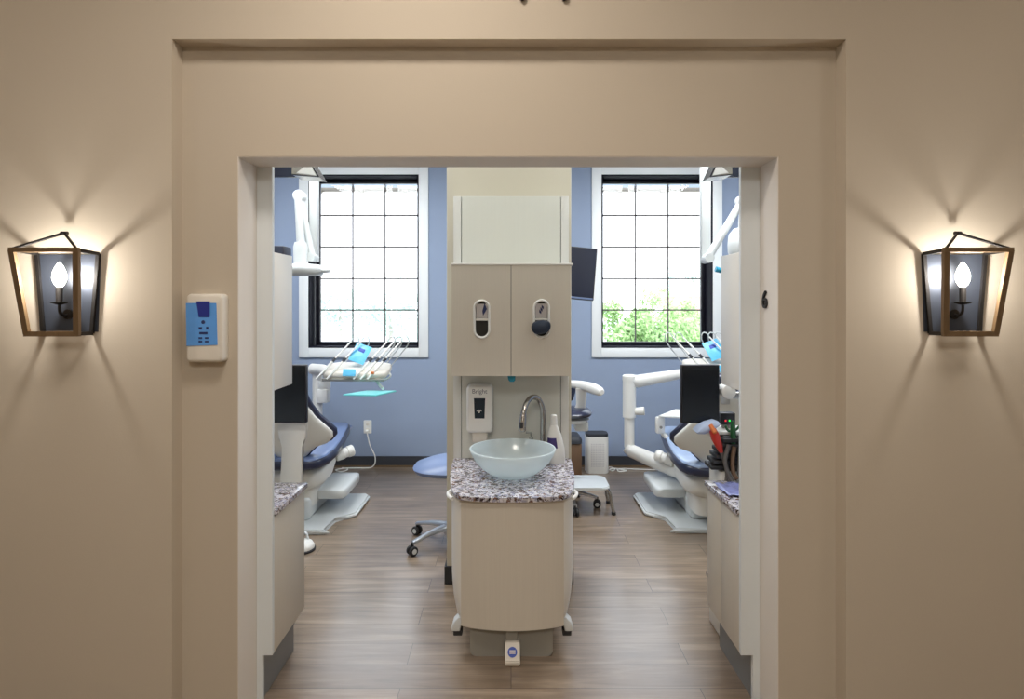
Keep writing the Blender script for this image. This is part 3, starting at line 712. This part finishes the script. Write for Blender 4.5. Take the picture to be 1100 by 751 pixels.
bm = nb(); tube(bm, [(xa-.02, ya, .39),(xa+.02, ya-.02,.355),(xa+.18, ya-.25, .32),(xa+.34, ya-.5, .29)], [.05,.056,.06,.055], 16); obj('link_arm', bm, 'white', c)
handpieces(c, (P(771,392,5.2).x, 5.22, 1.06), .05, -1)
# assistant tray bracket of the right bay
c = thing('assistant_bracket', 'white bracket box with slanted flat tray beside the right chair', 'bracket', (0,0,0))
q = P(709, 460, 4.95)
bm = nb(); box(bm, q.x-.035, q.x+.035, q.y-.03, q.y+.03, .545, .68, .012); obj('bracket_box', bm, 'white', c)
bm = nb(); lathe(bm, [(.012,0),(.012,.004),(0,.005)], (q.x, q.y-.03, .6), 14, (0,-1,0)); obj('button', bm, 'grey', c)
bm = nb(); prism(bm, [(-.03,-.05),(.26,-.1),(.26,.12),(.16,.14)], .014, T(q.x+.0, q.y, .69) @ RX(.12), .004); obj('flat_tray', bm, 'white', c)
bm = nb(); tube(bm, [(q.x+.02, q.y, .55),(q.x+.1,q.y-.05,.46),(q.x+.2,q.y-.15,.40)], .02, 10, 4); obj('support_arm', bm, 'white', c)

# dental lights on ceiling posts
dl = thing('dental_light', 'white articulated dental light hung in front of the left window', 'dental light', (0,0,0), 0, 'dental lights')
D = 4.6; x0 = P(337.5, 0, D).x; zb = P(0, 281, D).z
bm = nb(); box(bm, x0-.03, x0+.03, D-.03, D+.03, zb, HO-.002, .006); obj('ceiling_post', bm, 'lampwhite', dl)
bm = nb(); e1 = P(322, 211, D-.06)
tube(bm, [(x0, D-.05, zb+.04), e1], [.026,.024], 14); obj('upper_arm', bm, 'lampwhite', dl)
bm = nb(); lathe(bm, [(.03,-.04),(.042,-.035),(.042,.035),(.03,.04)], e1, 18, (0,1,0)); obj('joint', bm, 'lampwhite', dl)
bm = nb(); tube(bm, [(x0,D-.1,zb+.03),(x0,D+.02,zb+.03)], .034, 14); obj('joint', bm, 'lampwhite', dl)
bm = nb(); e2 = P(323, 262, D-.1); tube(bm, [e1+Vector((0,-.04,0)), e2], [.026,.03], 14); obj('lower_arm', bm, 'lampwhite', dl)
bm = nb(); loft(bm, [(e2+Vector((0,0,.01)),(.04,0,0),(0,.04,0)),(e2+Vector((0,0,-.02)),(.05,0,0),(0,.045,0)),(e2+Vector((.0,0,-.17)),(.046,0,0),(0,.045,0))], 18, 3); obj('yoke', bm, 'lampwhite', dl)
bm = nb(); hc = P(330, 290, D-.1)
loft(bm, [(hc+Vector((x,0,z)),(0,w,0),(0,0,h)) for x, z, w, h in ((-.24,0,.08,.03),(-.22,0,.12,.045),(.0,0,.13,.045),(.09,-.002,.1,.04),(.115,-.004,.04,.018),(.17,-.006,.03,.014))], 18, 3.4); obj('lamp_head', bm, 'lampwhite', dl, 50)

dl = thing('dental_light', 'white articulated dental light hung in front of the right window', 'dental light', (0,0,0), 0, 'dental lights')
x0 = P(757.5, 0, D).x; zb = P(0, 281, D).z
bm = nb(); box(bm, x0-.035, x0+.035, D-.03, D+.03, zb, HO-.002, .006); obj('ceiling_post', bm, 'lampwhite', dl)
bm = nb(); e1 = P(797, 216, D-.06); tube(bm, [(x0, D-.06, zb+.02), e1], [.03,.026], 14); obj('upper_arm', bm, 'lampwhite', dl)
bm = nb(); lathe(bm, [(.03,-.04),(.042,-.035),(.042,.035),(.03,.04)], e1, 18, (0,1,0)); obj('joint', bm, 'lampwhite', dl)
bm = nb(); tube(bm, [(x0,D-.11,zb+.02),(x0,D+.02,zb+.02)], .036, 14); obj('joint', bm, 'lampwhite', dl)
bm = nb(); e2 = P(797, 246, D-.1); tube(bm, [e1+Vector((0,-.03,0)), e2], .028, 14); obj('lower_arm', bm, 'lampwhite', dl)
bm = nb(); hc = P(797, 262, D-.1)
loft(bm, [(hc+Vector((0,0,z)),(w,0,0),(0,w*.8,0)) for z, w in ((.12,.03),(.11,.06),(.07,.092),(.0,.10),(-.06,.098),(-.11,.08),(-.12,.05))], 20, 2.6); obj('lamp_head', bm, 'lampwhite', dl, 60)
bm = nb(); hh = P(771, 290, D-.1); tube(bm, [hc+Vector((-.02,0,-.1)), hh+Vector((.06,0,.0)), hh], [.02,.018,.016], 10, 3)
hn = obj('aim_handle', bm, 'lampwhite', dl)
bm = nb(); tube(bm, [hh+Vector((.025,0,-.005)), hh+Vector((-.015,0,.006))], [.02,.021], 12); obj('handle_cover', bm, 'teal', hn)

# ceiling monitors seen edge-on at the top of each bay
def ceiling_monitor(xa, xb, xw, d, label):
    s = 1 if xa > 0 else -1
    c = thing('ceiling_monitor', label, 'monitor', (0,0,0), 0, 'ceiling monitors')
    zb = P(0, 190.5, d).z
    bm = nb(); box(bm, min(xa,xb), max(xa,xb), d-.02, d+.02, zb, zb+.3, .005); obj('screen_panel', bm, 'tvscreen', c)
    bm = nb(); x1, x2 = (xb, xw)
    pts = [(x1, zb-.004), (x2, zb-.018), (x2-(x2-x1)*.45, zb+.10), (x1, zb+.10)]
    prism(bm, pts, .16, T(0, d+.06, 0) @ FACE); k = obj('bracket_housing', bm, 'chrome', c, 20)
    bm = nb(); cx = [x1+(x2-x1)*.18, x2-(x2-x1)*.10, x1+(x2-x1)*.66]; cz = [zb+.004, zb-.010, zb+.062]
    prism(bm, list(zip(cx, cz)), .004, T(0, d-.1005, 0) @ FACE); obj('bracket_face', bm, 'white', k)
    bm = nb(); bar(bm, (x2, d-.1, zb-.018), (x2-(x2-x1)*.45, d-.1, zb+.10), .008, .008, (0,1,0)); bar(bm, (x2, d-.1, zb-.018), (x1, d-.1, zb-.004), .006, .006, (0,1,0)); obj('bracket_edge', bm, 'black', k)
    bm = nb(); tube(bm, [((x1*.7+x2*.3), d, zb+.09), ((x1*.7+x2*.3), d, HO-.002)], .02, 12); obj('ceiling_pole', bm, 'white', c)
ceiling_monitor(P(280,0,3.6).x, P(320,0,3.6).x, P(348,0,3.6).x, 3.6, 'dark ceiling monitor edge hanging at the top of the left bay')
ceiling_monitor(P(812,0,3.6).x, P(780,0,3.6).x, P(757,0,3.6).x, 3.6, 'dark ceiling monitor edge hanging at the top of the right bay')

# side monitors
def side_monitor(x0, x1, z0, z1, d, label, rz=0):
    c = thing('monitor', label, 'monitor', ((x0+x1)/2, d, (z0+z1)/2), rz, 'small black monitors')
    w, h = (x1-x0), (z1-z0)
    bm = nb(); box(bm, -w/2, w/2, 0, .03, -h/2, h/2, .004); obj('housing', bm, 'black', c)
    bm = nb(); box(bm, -w/2+.005, w/2-.005, -.002, .001, -h/2+.006, h/2-.005); obj('screen', bm, 'screen', c)
    return c
d = 2.95
a = P(288, 392, d); b2 = P(329, 454.5, d)
c = side_monitor(a.x, b2.x, b2.z, a.z, d, 'portrait black monitor on a beige stand in the left bay')
ox, oz = (a.x+b2.x)/2, (a.z+b2.z)/2
bm = nb(); w1 = .068; w2 = .045; top = -.10
cx_ = P(311,0,d).x-ox
pts = [(cx_-w2-.05,-oz+.02),(cx_-.02,-oz+.02),(cx_-.02,.55-oz),(cx_+w2,.62-oz),(cx_+w2,P(0,482,d).z-oz),(cx_+w1*.95,P(0,474,d).z-oz),(cx_+w1,P(0,463,d).z-oz),(cx_+w1,top+.02),(cx_-w1,top+.02),(cx_-w1,P(0,463,d).z-oz),(cx_-w1*.95,P(0,474,d).z-oz),(cx_-w2,P(0,482,d).z-oz)]
prism(bm, pts, .03, T(0,.062,0) @ FACE, .004); obj('stand_neck', bm, 'shell', c)
bm = nb(); box(bm, cx_-.25, cx_-.01, -.05, .12, -oz, -oz+.022, .006); obj('stand_foot', bm, 'shell', c)
a = P(732, 392, d); b2 = P(773, 455, d)
c = side_monitor(a.x, b2.x, b2.z, a.z, d, 'portrait black monitor on a white swivel arm in the right bay')
bm = nb(); t = P(782,421,d)-Vector(((a.x+b2.x)/2, d, (a.z+b2.z)/2))
lathe(bm, [(.025,-.05),(.034,-.045),(.034,.03),(.026,.036)], (t.x, .03, t.z), 18, (0,1,0)); box(bm, .0, t.x, .03, .06, t.z-.014, t.z+.014, .004); obj('swivel_joint', bm, 'white', c)
bm = nb(); box(bm, t.x+.01, .40, .0, .05, t.z-.034, t.z-.002, .006); obj('swivel_arm', bm, 'chrome', c)
bm = nb(); box(bm, .36, .42, -.03, .05, -((a.z+b2.z)/2), t.z+.03, .006); obj('support_post', bm, 'shell', c)

# wall screen on the stub wall, right
tv = thing('wall_monitor', 'tilted dark screen hung beside the stub wall left of the right window', 'monitor', (.40, 4.05, 1.815), 0)
Rm = RY(.09) @ RX(-.12) @ RZ(.05)
bm = nb(); box(bm, -.30, .165, -.012, .02, -.178, .175, .004, mtx=Rm); obj('housing', bm, 'black', tv)
bm = nb(); box(bm, -.292, .158, -.015, -.011, -.16, .167, mtx=Rm); obj('screen', bm, 'tvscreen', tv)
bm = nb(); box(bm, -.292, .158, -.016, -.011, -.176, -.163, .002, mtx=Rm); obj('glare_strip', bm, 'bluetop', tv)  # bluish glare on the lower screen edge, painted as a strip
bm = nb(); bar(bm, (-.12,.02,0), (-.12,-.10,-.02), .03, .03); bm.free()
bm = nb(); box(bm, -.19, -.13, -.449, .02, -.03, .03, .004); obj('wall_arm', bm, 'iron', tv)

# ------------------------------------------------------------------ stools
def star_base(parent, r, angs, z=.09):
    bm = nb(); lathe(bm, [(.045,.06),(.05,.075),(.045,.14),(.03,.15)], (0,0,0), 20); obj('hub', bm, 'alu', parent)
    for a in angs:
        ca, sa = math.cos(a), math.sin(a)
        bm = nb()
        loft(bm, [((ca*q, sa*q, h), (-sa*w, ca*w, 0), (0,0,t)) for q, h, w, t in ((.02,.115,.03,.022),(.1,.115,.027,.018),(r*.6,.105,.023,.014),(r*.86,.088,.02,.012),(r,.078,.019,.012))], 14, 2.6); lg = obj('leg', bm, 'alu', parent, 60)
        bm = nb(); nx = Vector((-sa, ca, 0)); cp = Vector((ca*r, sa*r, .03))
        for s in (-1,1): lathe(bm, [(.006,-.010),(.026,-.010),(.030,-.006),(.030,.006),(.026,.010),(.006,.010)], cp+nx*s*.017, 20, nx)
        tube(bm, [cp-nx*.02, cp+nx*.02], .008, 8); tube(bm, [cp+Vector((0,0,0)), cp+Vector((0,0,.052))], .009, 8); cs = obj('caster', bm, 'rubber', lg)
        bm = nb()
        for s in (-1,1): lathe(bm, [(0,0),(.016,0),(.016,.002),(0,.002)], cp+nx*s*.027, 14, nx*s)
        obj('caster_cap', bm, 'lgrey', cs)
st = thing('operator_stool', 'slate blue saddle stool on aluminium casters left of the sink cabinet', 'stool', (-.40, 4.05, 0))
star_base(st, .30, [math.radians(a) for a in (220,148,76,4,292)])
bm = nb(); tube(bm, [(0,0,.14),(0,0,.3)], .028, 16); tube(bm, [(0,0,.28),(0,0,.47)], .017, 14); obj('gas_column', bm, 'alu', st)
bm = nb(); box(bm, -.1, .1, -.12, .1, .46, .49, .008); obj('seat_plate', bm, 'lgrey', st)
bm = nb()
loft(bm, [((0,0,.492),(.20,0,0),(0,.18,0)),((0,0,.498),(.238,0,0),(0,.22,0)),((0,0,.520),(.252,0,0),(0,.23,0)),((0,0,.530),(.244,0,0),(0,.222,0)),((.03,0,.562),(.185,0,0),(0,.18,0)),((.06,0,.585),(.11,0,0),(0,.12,0)),((.07,0,.59),(.05,0,0),(0,.06,0))], 32, 2.5); obj('seat', bm, 'stoolblue', st, 40)
bm = nb(); tube(bm, [(.08,.05,.475),(.22,.12,.48),(.26,.15,.55),(.26,.15,.66)], .014, 10, 4); obj('back_bar', bm, 'alu', st)
bm = nb(); loft(bm, [((.13,.21,z),(w,.0,0),(0,.03,0)) for z, w in ((.56,.1),(.575,.15),(.64,.17),(.72,.15),(.74,.09))], 18, 2.6); obj('backrest', bm, 'navy', st, 60)

st = thing('assistant_stool', 'tall navy assistant stool with white wrap arm and foot plate right of the sink', 'stool', (.44, 4.80, 0))
star_base(st, .24, [math.radians(a) for a in (-8,64,136,208,280)])
bm = nb(); tube(bm, [(0,0,.14),(0,0,.45)], .03, 16); tube(bm, [(0,0,.42),(0,0,.68)], .018, 14); obj('gas_column', bm, 'iron', st)
bm = nb(); loft(bm, [((.02,0,.67),(.12,0,0),(0,.12,0)),((.03,0,.70),(.15,0,0),(0,.14,0)),((.0,0,.725),(.1,0,0),(0,.1,0))], 18, 3); box(bm, .06,.17,-.05,.05,.60,.68,.015); obj('mechanism', bm, 'lgrey', st)
bm = nb(); loft(bm, [((0,0,.722),(.14,0,0),(0,.15,0)),((0,0,.73),(.19,0,0),(0,.19,0)),((0,0,.75),(.20,0,0),(0,.20,0)),((0,0,.77),(.18,0,0),(0,.18,0)),((0,0,.775),(.1,0,0),(0,.1,0))], 30, 2.5); obj('seat', bm, 'navy', st, 60)
bm = nb(); loft(bm, [((-.05,.17,z),(w,0,0),(0,.03,0)) for z, w in ((.80,.08),(.815,.12),(.9,.145),(.98,.12),(.995,.07))], 18, 2.6); obj('backrest', bm, 'navy', st, 60)
bm = nb(); loft(bm, [((.09,.06,.70),(.05,0,0),(0,.03,0)),((.12,.04,.80),(.04,0,0),(0,.028,0)),((.12,.02,.93),(.045,0,0),(0,.035,0))], 14, 3); obj('arm_bracket', bm, 'white', st)
bm = nb(); tube(bm, [(.02,.12,.955),(.12,.02,.955),(.20,-.10,.945),(.235,-.18,.937),(.25,-.22,.935)], [.028,.036,.042,.036,.018], 14, 5); obj('wrap_arm', bm, 'white', st)
bm = nb(); prism(bm, rrect(.60,.34,.06), .022, T(.01,-.07,.195), .008, 3); obj('foot_plate', bm, 'lgrey', st)
for sx in (-1, 1):
    for sy in (-1, 1):
        bm = nb(); tube(bm, [(.01+sx*.26,-.07+sy*.11,.2),(.01+sx*.30,-.07+sy*.12,.17),(.01+sx*.315,-.07+sy*.125,.09),(.01+sx*.33,-.07+sy*.13,.016)], .013, 10, 4); lg = obj('foot_leg', bm, 'chrome', st)
        bm = nb(); tube(bm, [(.01+sx*.33,-.07+sy*.13,.0),(.01+sx*.329,-.07+sy*.13,.022)], .017, 10); obj('foot_tip', bm, 'rubber', lg)

# floor items by the window wall
q = P(642, 508, 5.72)
c = thing('air_purifier', 'white upright air purifier with dark top by the blue wall', 'air purifier', (q.x, 5.80, 0))
bm = nb(); prism(bm, rrect(.21,.17,.03), .345, T(0,0,0), .006, 2); obj('body', bm, 'white', c)
bm = nb(); prism(bm, rrect(.205,.165,.03), .028, T(0,0,.3452), .008, 2); obj('top_grille', bm, 'baseb', c)
bm = nb()
for i in range(9):
    for j in range(14): box(bm, -.058+i*.0145-.004, -.058+i*.0145+.004, -.0865, -.0845, .07+j*.016-.004, .07+j*.016+.004)
obj('front_grille', bm, 'paper', c)
c = thing('waste_bin', 'brown box bin with dark lid standing behind the tall stool', 'bin', (.545, 5.55, 0))
bm = nb(); box(bm, -.09, .09, -.12, .12, 0, .345, .006); obj('body', bm, 'brown', c)
bm = nb(); loft(bm, [((0,0,.346),(.097,0,0),(0,.127,0)),((0,0,.38),(.097,0,0),(0,.127,0)),((0,0,.41),(.07,0,0),(0,.1,0))], 20, 6); obj('lid', bm, 'baseb', c, 50)
# foot controls
def foot_control(loc, rz, label):
    c = thing('foot_control', label, 'foot control', loc, rz, 'chair foot controls')
    bm = nb(); lathe(bm, [(.088,0),(.09,.012),(.085,.016)], (0,0,0), 28); obj('rubber_base', bm, 'rubber', c)
    bm = nb(); lathe(bm, [(.084,.0165),(.084,.028),(.07,.05),(.045,.062),(.02,.065)], (0,0,0), 28); obj('disc', bm, 'white', c)
    bm = nb(); tube(bm, [(-.03,.02,.05),(-.02,.03,.1),(.02,.03,.1),(.04,.02,.05)], .008, 10, 5); obj('carry_handle', bm, 'lgrey', c)
    return c
fc = foot_control((P(322,0,3.94).x+.01, 3.94, 0), 0, 'white foot control disc on the floor behind the left base cabinet')
dup(fc, (P(763,0,3.55).x+.07, 3.55, 0), 'white foot control just showing behind the right base cabinet')

# ------------------------------------------------------------------ right rear delivery counter clutter
c = thing('rear_cart', 'pale cart column with a black ribbed instrument holder behind the right counter', 'cart', (0,0,0))
bm = nb(); box(bm, 1.0, 1.24, 2.885, 3.06, .0, .80, .01); obj('cart_body', bm, 'shell', c)
bm = nb()
for i in range(6):
    z = .81+i*.026; x = .955+i*.012
    box(bm, x, 1.2, 2.885, 2.99, z, z+.019, .004)
box(bm, 1.02, 1.2, 2.90, 3.0, .80, .965, .004); obj('instrument_holder', bm, 'rubber', c)
bm = nb(); prism(bm, [(-.10,-.06),(.20,-.10),(.20,.08),(-.02,.08)], .016, T(1.02, 3.0, .968) @ RX(.0), .004); obj('tray', bm, 'white', c)
bm = nb(); box(bm, 1.02, 1.04, 3.02, 3.04, .79, .975, .003); obj('tray_post', bm, 'chrome', c)
q = P(760, 463, 2.885)+Vector((0,0,.012))
bm = nb(); loft(bm, [(q+Vector((x,0.02,z)),(0,.045,0),(.004,0,h)) for x, z, h in ((-.05,-.012,.006),(-.04,-.008,.02),(-.01,.0,.03),(.03,.014,.026),(.05,.02,.012))], 16, 2.3)
tag(obj('folded_cloth', bm, 'cloth'), 'crumpled blue-white cloth on the tray edge behind the right counter', 'cloth')
# control box with lights
bx_ = P(780, 449, 3.02)
c = thing('control_box', 'small black box with red and green lights below the right monitor', 'control box', (bx_.x, bx_.y, bx_.z))
bm = nb(); box(bm, -.035, .04, -.02, .03, -.032, .028, .005); obj('housing', bm, 'black', c)
bm = nb(); box(bm, -.014, -.006, -.0225, -.019, -.014, -.006); obj('red_light', bm, 'ledred', c)
bm = nb(); box(bm, .006, .014, -.0225, -.019, -.014, -.006); obj('green_light', bm, 'ledgreen', c)
bm = nb(); box(bm, -.02, .02, -.012, .02, -.08, -.031, .004); obj('mount', bm, 'grey', c)
# red syringe with hose
c = thing('red_handpiece', 'red air syringe standing in the black holder on the right', 'handpiece', (0,0,0))
h0 = P(764, 458, 2.87); h1 = P(775, 486, 2.87)
bm = nb(); tube(bm, [h0, h0.lerp(h1,.12), h0.lerp(h1,.4), h0.lerp(h1,.75), h1], [.009,.017,.023,.017,.008], 12); obj('body', bm, 'red', c)
bm = nb(); tube(bm, [h0+Vector((-.004,0,.004)), h0.lerp(h1,.2)+Vector((0,-.03,0))], [.012,.01], 10); obj('trigger', bm, 'orange', c)
bm = nb(); tube(bm, [h1, P(779,498,2.87), P(781,510,2.87), P(779,522,2.83)], .009, 10, 5); obj('hose', bm, 'hose', c)
c = thing('green_handpiece', 'dark green instrument upright in the black holder on the right', 'handpiece', (0,0,0))
h0 = P(787, 452, 2.9); h1 = P(788, 478, 2.9)
bm = nb(); tube(bm, [h0, h0.lerp(h1,.2), h0.lerp(h1,.6), h1], [.006,.012,.014,.01], 12); obj('body', bm, 'green', c)
bm = nb(); tube(bm, [P(779,457,2.9), P(783,463,2.9), P(790,462,2.9), P(795,457,2.9)], .006, 8, 4); obj('hook', bm, 'green', c)
for i, (xp, lab, mt) in enumerate(((783,'dark hose hanging nearest the red syringe on the right','hose'),(789,'brown hose hanging in the middle of the right holder','brown'),(795,'grey-green hose hanging outermost on the right holder','hose'))):
    bm = nb(); tube(bm, [P(xp,478+i*2,2.868), P(xp-4+i*2,494,2.855), P(xp-1,508,2.84), P(xp+3,517-i*2,2.825)], .010, 10, 5)
    tag(obj('instrument_hose', bm, mt), lab, 'hose', 'hoses on the right holder')
# lavender plastic sheet on the counter
bm = nb(); R_ = []
for i in range(9):
    row = []
    for j in range(9):
        x = .935+.0215*i; y = 2.60+.024*j
        row.append(bm.verts.new((x, y, .7745+.006*random.random()+.004*math.sin(i*1.7+j))))
    R_.append(row)
for i in range(8):
    for j in range(8): bm.faces.new((R_[i][j], R_[i+1][j], R_[i+1][j+1], R_[i][j+1]))
o = obj('plastic_sheet', bm, 'lav'); sm = o.modifiers.new('s','SOLIDIFY'); sm.thickness = .003; sm.offset = 1
tag(o, 'crinkled lavender plastic sheet lying on the right granite top', 'sheet')

# ------------------------------------------------------------------ outside
bm = nb(); box(bm, -40, 40, YR+.3, 70, -.5, -.35); struct('ground', bm, 'concrete', 'pale paved ground outside the windows', 'ground')
def tree(loc, h, r, material, nleaf, label, sq=1.0, leaf=.12):
    t = thing('tree', label, 'tree', loc, 0, 'trees outside the windows')
    bm = nb(); tube(bm, [(0,0,0),(.05,0,h*.3),(0,.05,h*.6)], [r*.09,r*.06,r*.03], 8); obj('trunk', bm, 'bark', t)
    bm = nb(); rnd = random.Random(hash((round(loc[0],2), nleaf)) & 0xffff)
    cl = [(Vector((rnd.gauss(0,.45)*r, rnd.gauss(0,.35)*r, h*.55+rnd.gauss(0,.3)*r*sq)), r*rnd.uniform(.2,.42)) for _ in range(22)]
    for _ in range(nleaf):
        c0, rr = cl[rnd.randrange(len(cl))]
        d = Vector((rnd.gauss(0,1), rnd.gauss(0,1), rnd.gauss(0,1))).normalized()*rr*rnd.random()**.4
        p = c0+d; p.z = max(p.z, .1)
        a = Vector((rnd.gauss(0,1), rnd.gauss(0,1), rnd.gauss(0,1))).normalized(); b3 = a.orthogonal().normalized(); s = leaf*rnd.uniform(.6,1.3)
        bm.faces.new([bm.verts.new(p+a*s), bm.verts.new(p+b3*s*.5), bm.verts.new(p-a*s), bm.verts.new(p-b3*s*.5)])
    obj('crown', bm, material, t)
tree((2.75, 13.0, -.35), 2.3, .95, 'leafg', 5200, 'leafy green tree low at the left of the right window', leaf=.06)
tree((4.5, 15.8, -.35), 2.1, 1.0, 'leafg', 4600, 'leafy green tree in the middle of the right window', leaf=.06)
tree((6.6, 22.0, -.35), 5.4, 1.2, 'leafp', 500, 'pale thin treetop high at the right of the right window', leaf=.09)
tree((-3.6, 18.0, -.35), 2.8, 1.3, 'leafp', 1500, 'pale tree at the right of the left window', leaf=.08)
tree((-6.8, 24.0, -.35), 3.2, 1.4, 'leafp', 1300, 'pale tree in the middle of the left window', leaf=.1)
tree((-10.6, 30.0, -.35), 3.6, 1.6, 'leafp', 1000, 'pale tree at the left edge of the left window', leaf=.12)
bm = nb(); box(bm, 8.3, 10.2, 30, 33, -.35, 2.0); 
t = thing('building', 'distant pink brick building seen through the right window', 'building', (0,0,0))
obj('wall', bm, 'brick', t)
bm = nb(); prism(bm, [(-1.15,0),(1.15,0),(0,.5)], 3.4, T(9.25, 33.2, 2.0) @ FACE); obj('roof', bm, 'concrete', t)
e_ = thing('roof_eave', 'white eave and scalloped gutter along the top outside both windows', 'eave', (0,0,0)); e_['kind'] = 'structure'
bm = nb(); box(bm, -3.4, 3.4, 6.95, 7.05, 2.93, 3.3); obj('fascia', bm, mat('pale fascia', (172,184,196), .6), e_)
bm = nb(); box(bm, -3.4, 3.4, 6.90, 7.0, 2.895, 2.935, .01)
for i in range(14): box(bm, -3.2+i*.49, -3.14+i*.49, 6.88, 6.95, 2.87, 2.90, .005)
obj('gutter', bm, mat('tan gutter', (138,128,112), .6), e_)

# ------------------------------------------------------------------ light
w = bpy.data.worlds.new('sky'); SC.world = w; w.use_nodes = True
n = w.node_tree.nodes; l = w.node_tree.links
bg = n['Background']
tc = n.new('ShaderNodeTexCoord'); sx = n.new('ShaderNodeSeparateXYZ'); l.new(tc.outputs['Generated'], sx.inputs['Vector'])
rp = n.new('ShaderNodeValToRGB'); rp.color_ramp.elements[0].position = .0; rp.color_ramp.elements[0].color = (.92,.96,1,1)
rp.color_ramp.elements[1].position = .8; rp.color_ramp.elements[1].color = (.70,.84,1,1)
l.new(sx.outputs['Z'], rp.inputs['Fac']); l.new(rp.outputs['Color'], bg.inputs['Color'])
bg.inputs['Strength'].default_value = 3.2
def area(name, loc, size, energy, color, rot=(0,0,0), portal=False):
    ld = bpy.data.lights.new(name, 'AREA'); ld.shape = 'RECTANGLE'; ld.size, ld.size_y = size; ld.energy = energy; ld.color = color
    if portal: ld.cycles.is_portal = True
    o = bpy.data.objects.new(name, ld); COL.objects.link(o); o.location = loc; o.rotation_euler = rot
    return o
for a, b2 in WIN:
    area('window_portal', ((a+b2)/2, YR+TH+.02, (WZ0+WZ1)/2), (b2-a, WZ1-WZ0), 1, (1,1,1), (-PI/2,0,0), True)
WARM = (1,.92,.84)
area('corridor_light', (-.35, 1.3, HC-.02), (.35,.35), 21, (1,.91,.82))
area('corridor_light', (-2.2, 1.0, HC-.02), (.35,.35), 4, WARM)
area('corridor_light', (2.2, 1.0, HC-.02), (.35,.35), 6, WARM)
area('corridor_light', (.0, -1.2, HC-.02), (.9,.9), 62, (1,.955,.90))
COOL = (.93,.97,1)
for s in (-1, 1):
    area('bay_fill', (s*1.6, 4.3, HO-.02), (1.4,1.0), 76, COOL)  # unseen fill lamps added to brighten the bays
    area('bay_fill', (s*.8, 2.95, HO-.02), (.5,.4), 10, COOL)
sd_ = bpy.data.lights.new('sun', 'SUN'); sd_.energy = 2.2; sd_.angle = .1; so = bpy.data.objects.new('sun', sd_); COL.objects.link(so); so.rotation_euler = (math.radians(35), 0, math.radians(20))

# ------------------------------------------------------------------ camera
cd = bpy.data.cameras.new('camera'); cam = bpy.data.objects.new('camera', cd); COL.objects.link(cam)
cam.location = (0, 0, EYE); cam.rotation_euler = (PI/2, 0, 0)
cd.sensor_fit = 'HORIZONTAL'; cd.sensor_width = 36; cd.lens = 36*F/1100
cd.shift_x = (550-VX)/1100; cd.shift_y = (VY-375.5)/1100
cd.clip_start = .05; cd.clip_end = 200
SC.camera = cam
SC.view_settings.view_transform = 'Standard'
SC.view_settings.look = 'None'
SC.view_settings.exposure = 0
SC.cycles.use_denoising = True
SC.cycles.max_bounces = 8
SC.cycles.caustics_reflective = False; SC.cycles.caustics_refractive = False
SC.cycles.sample_clamp_indirect = 6
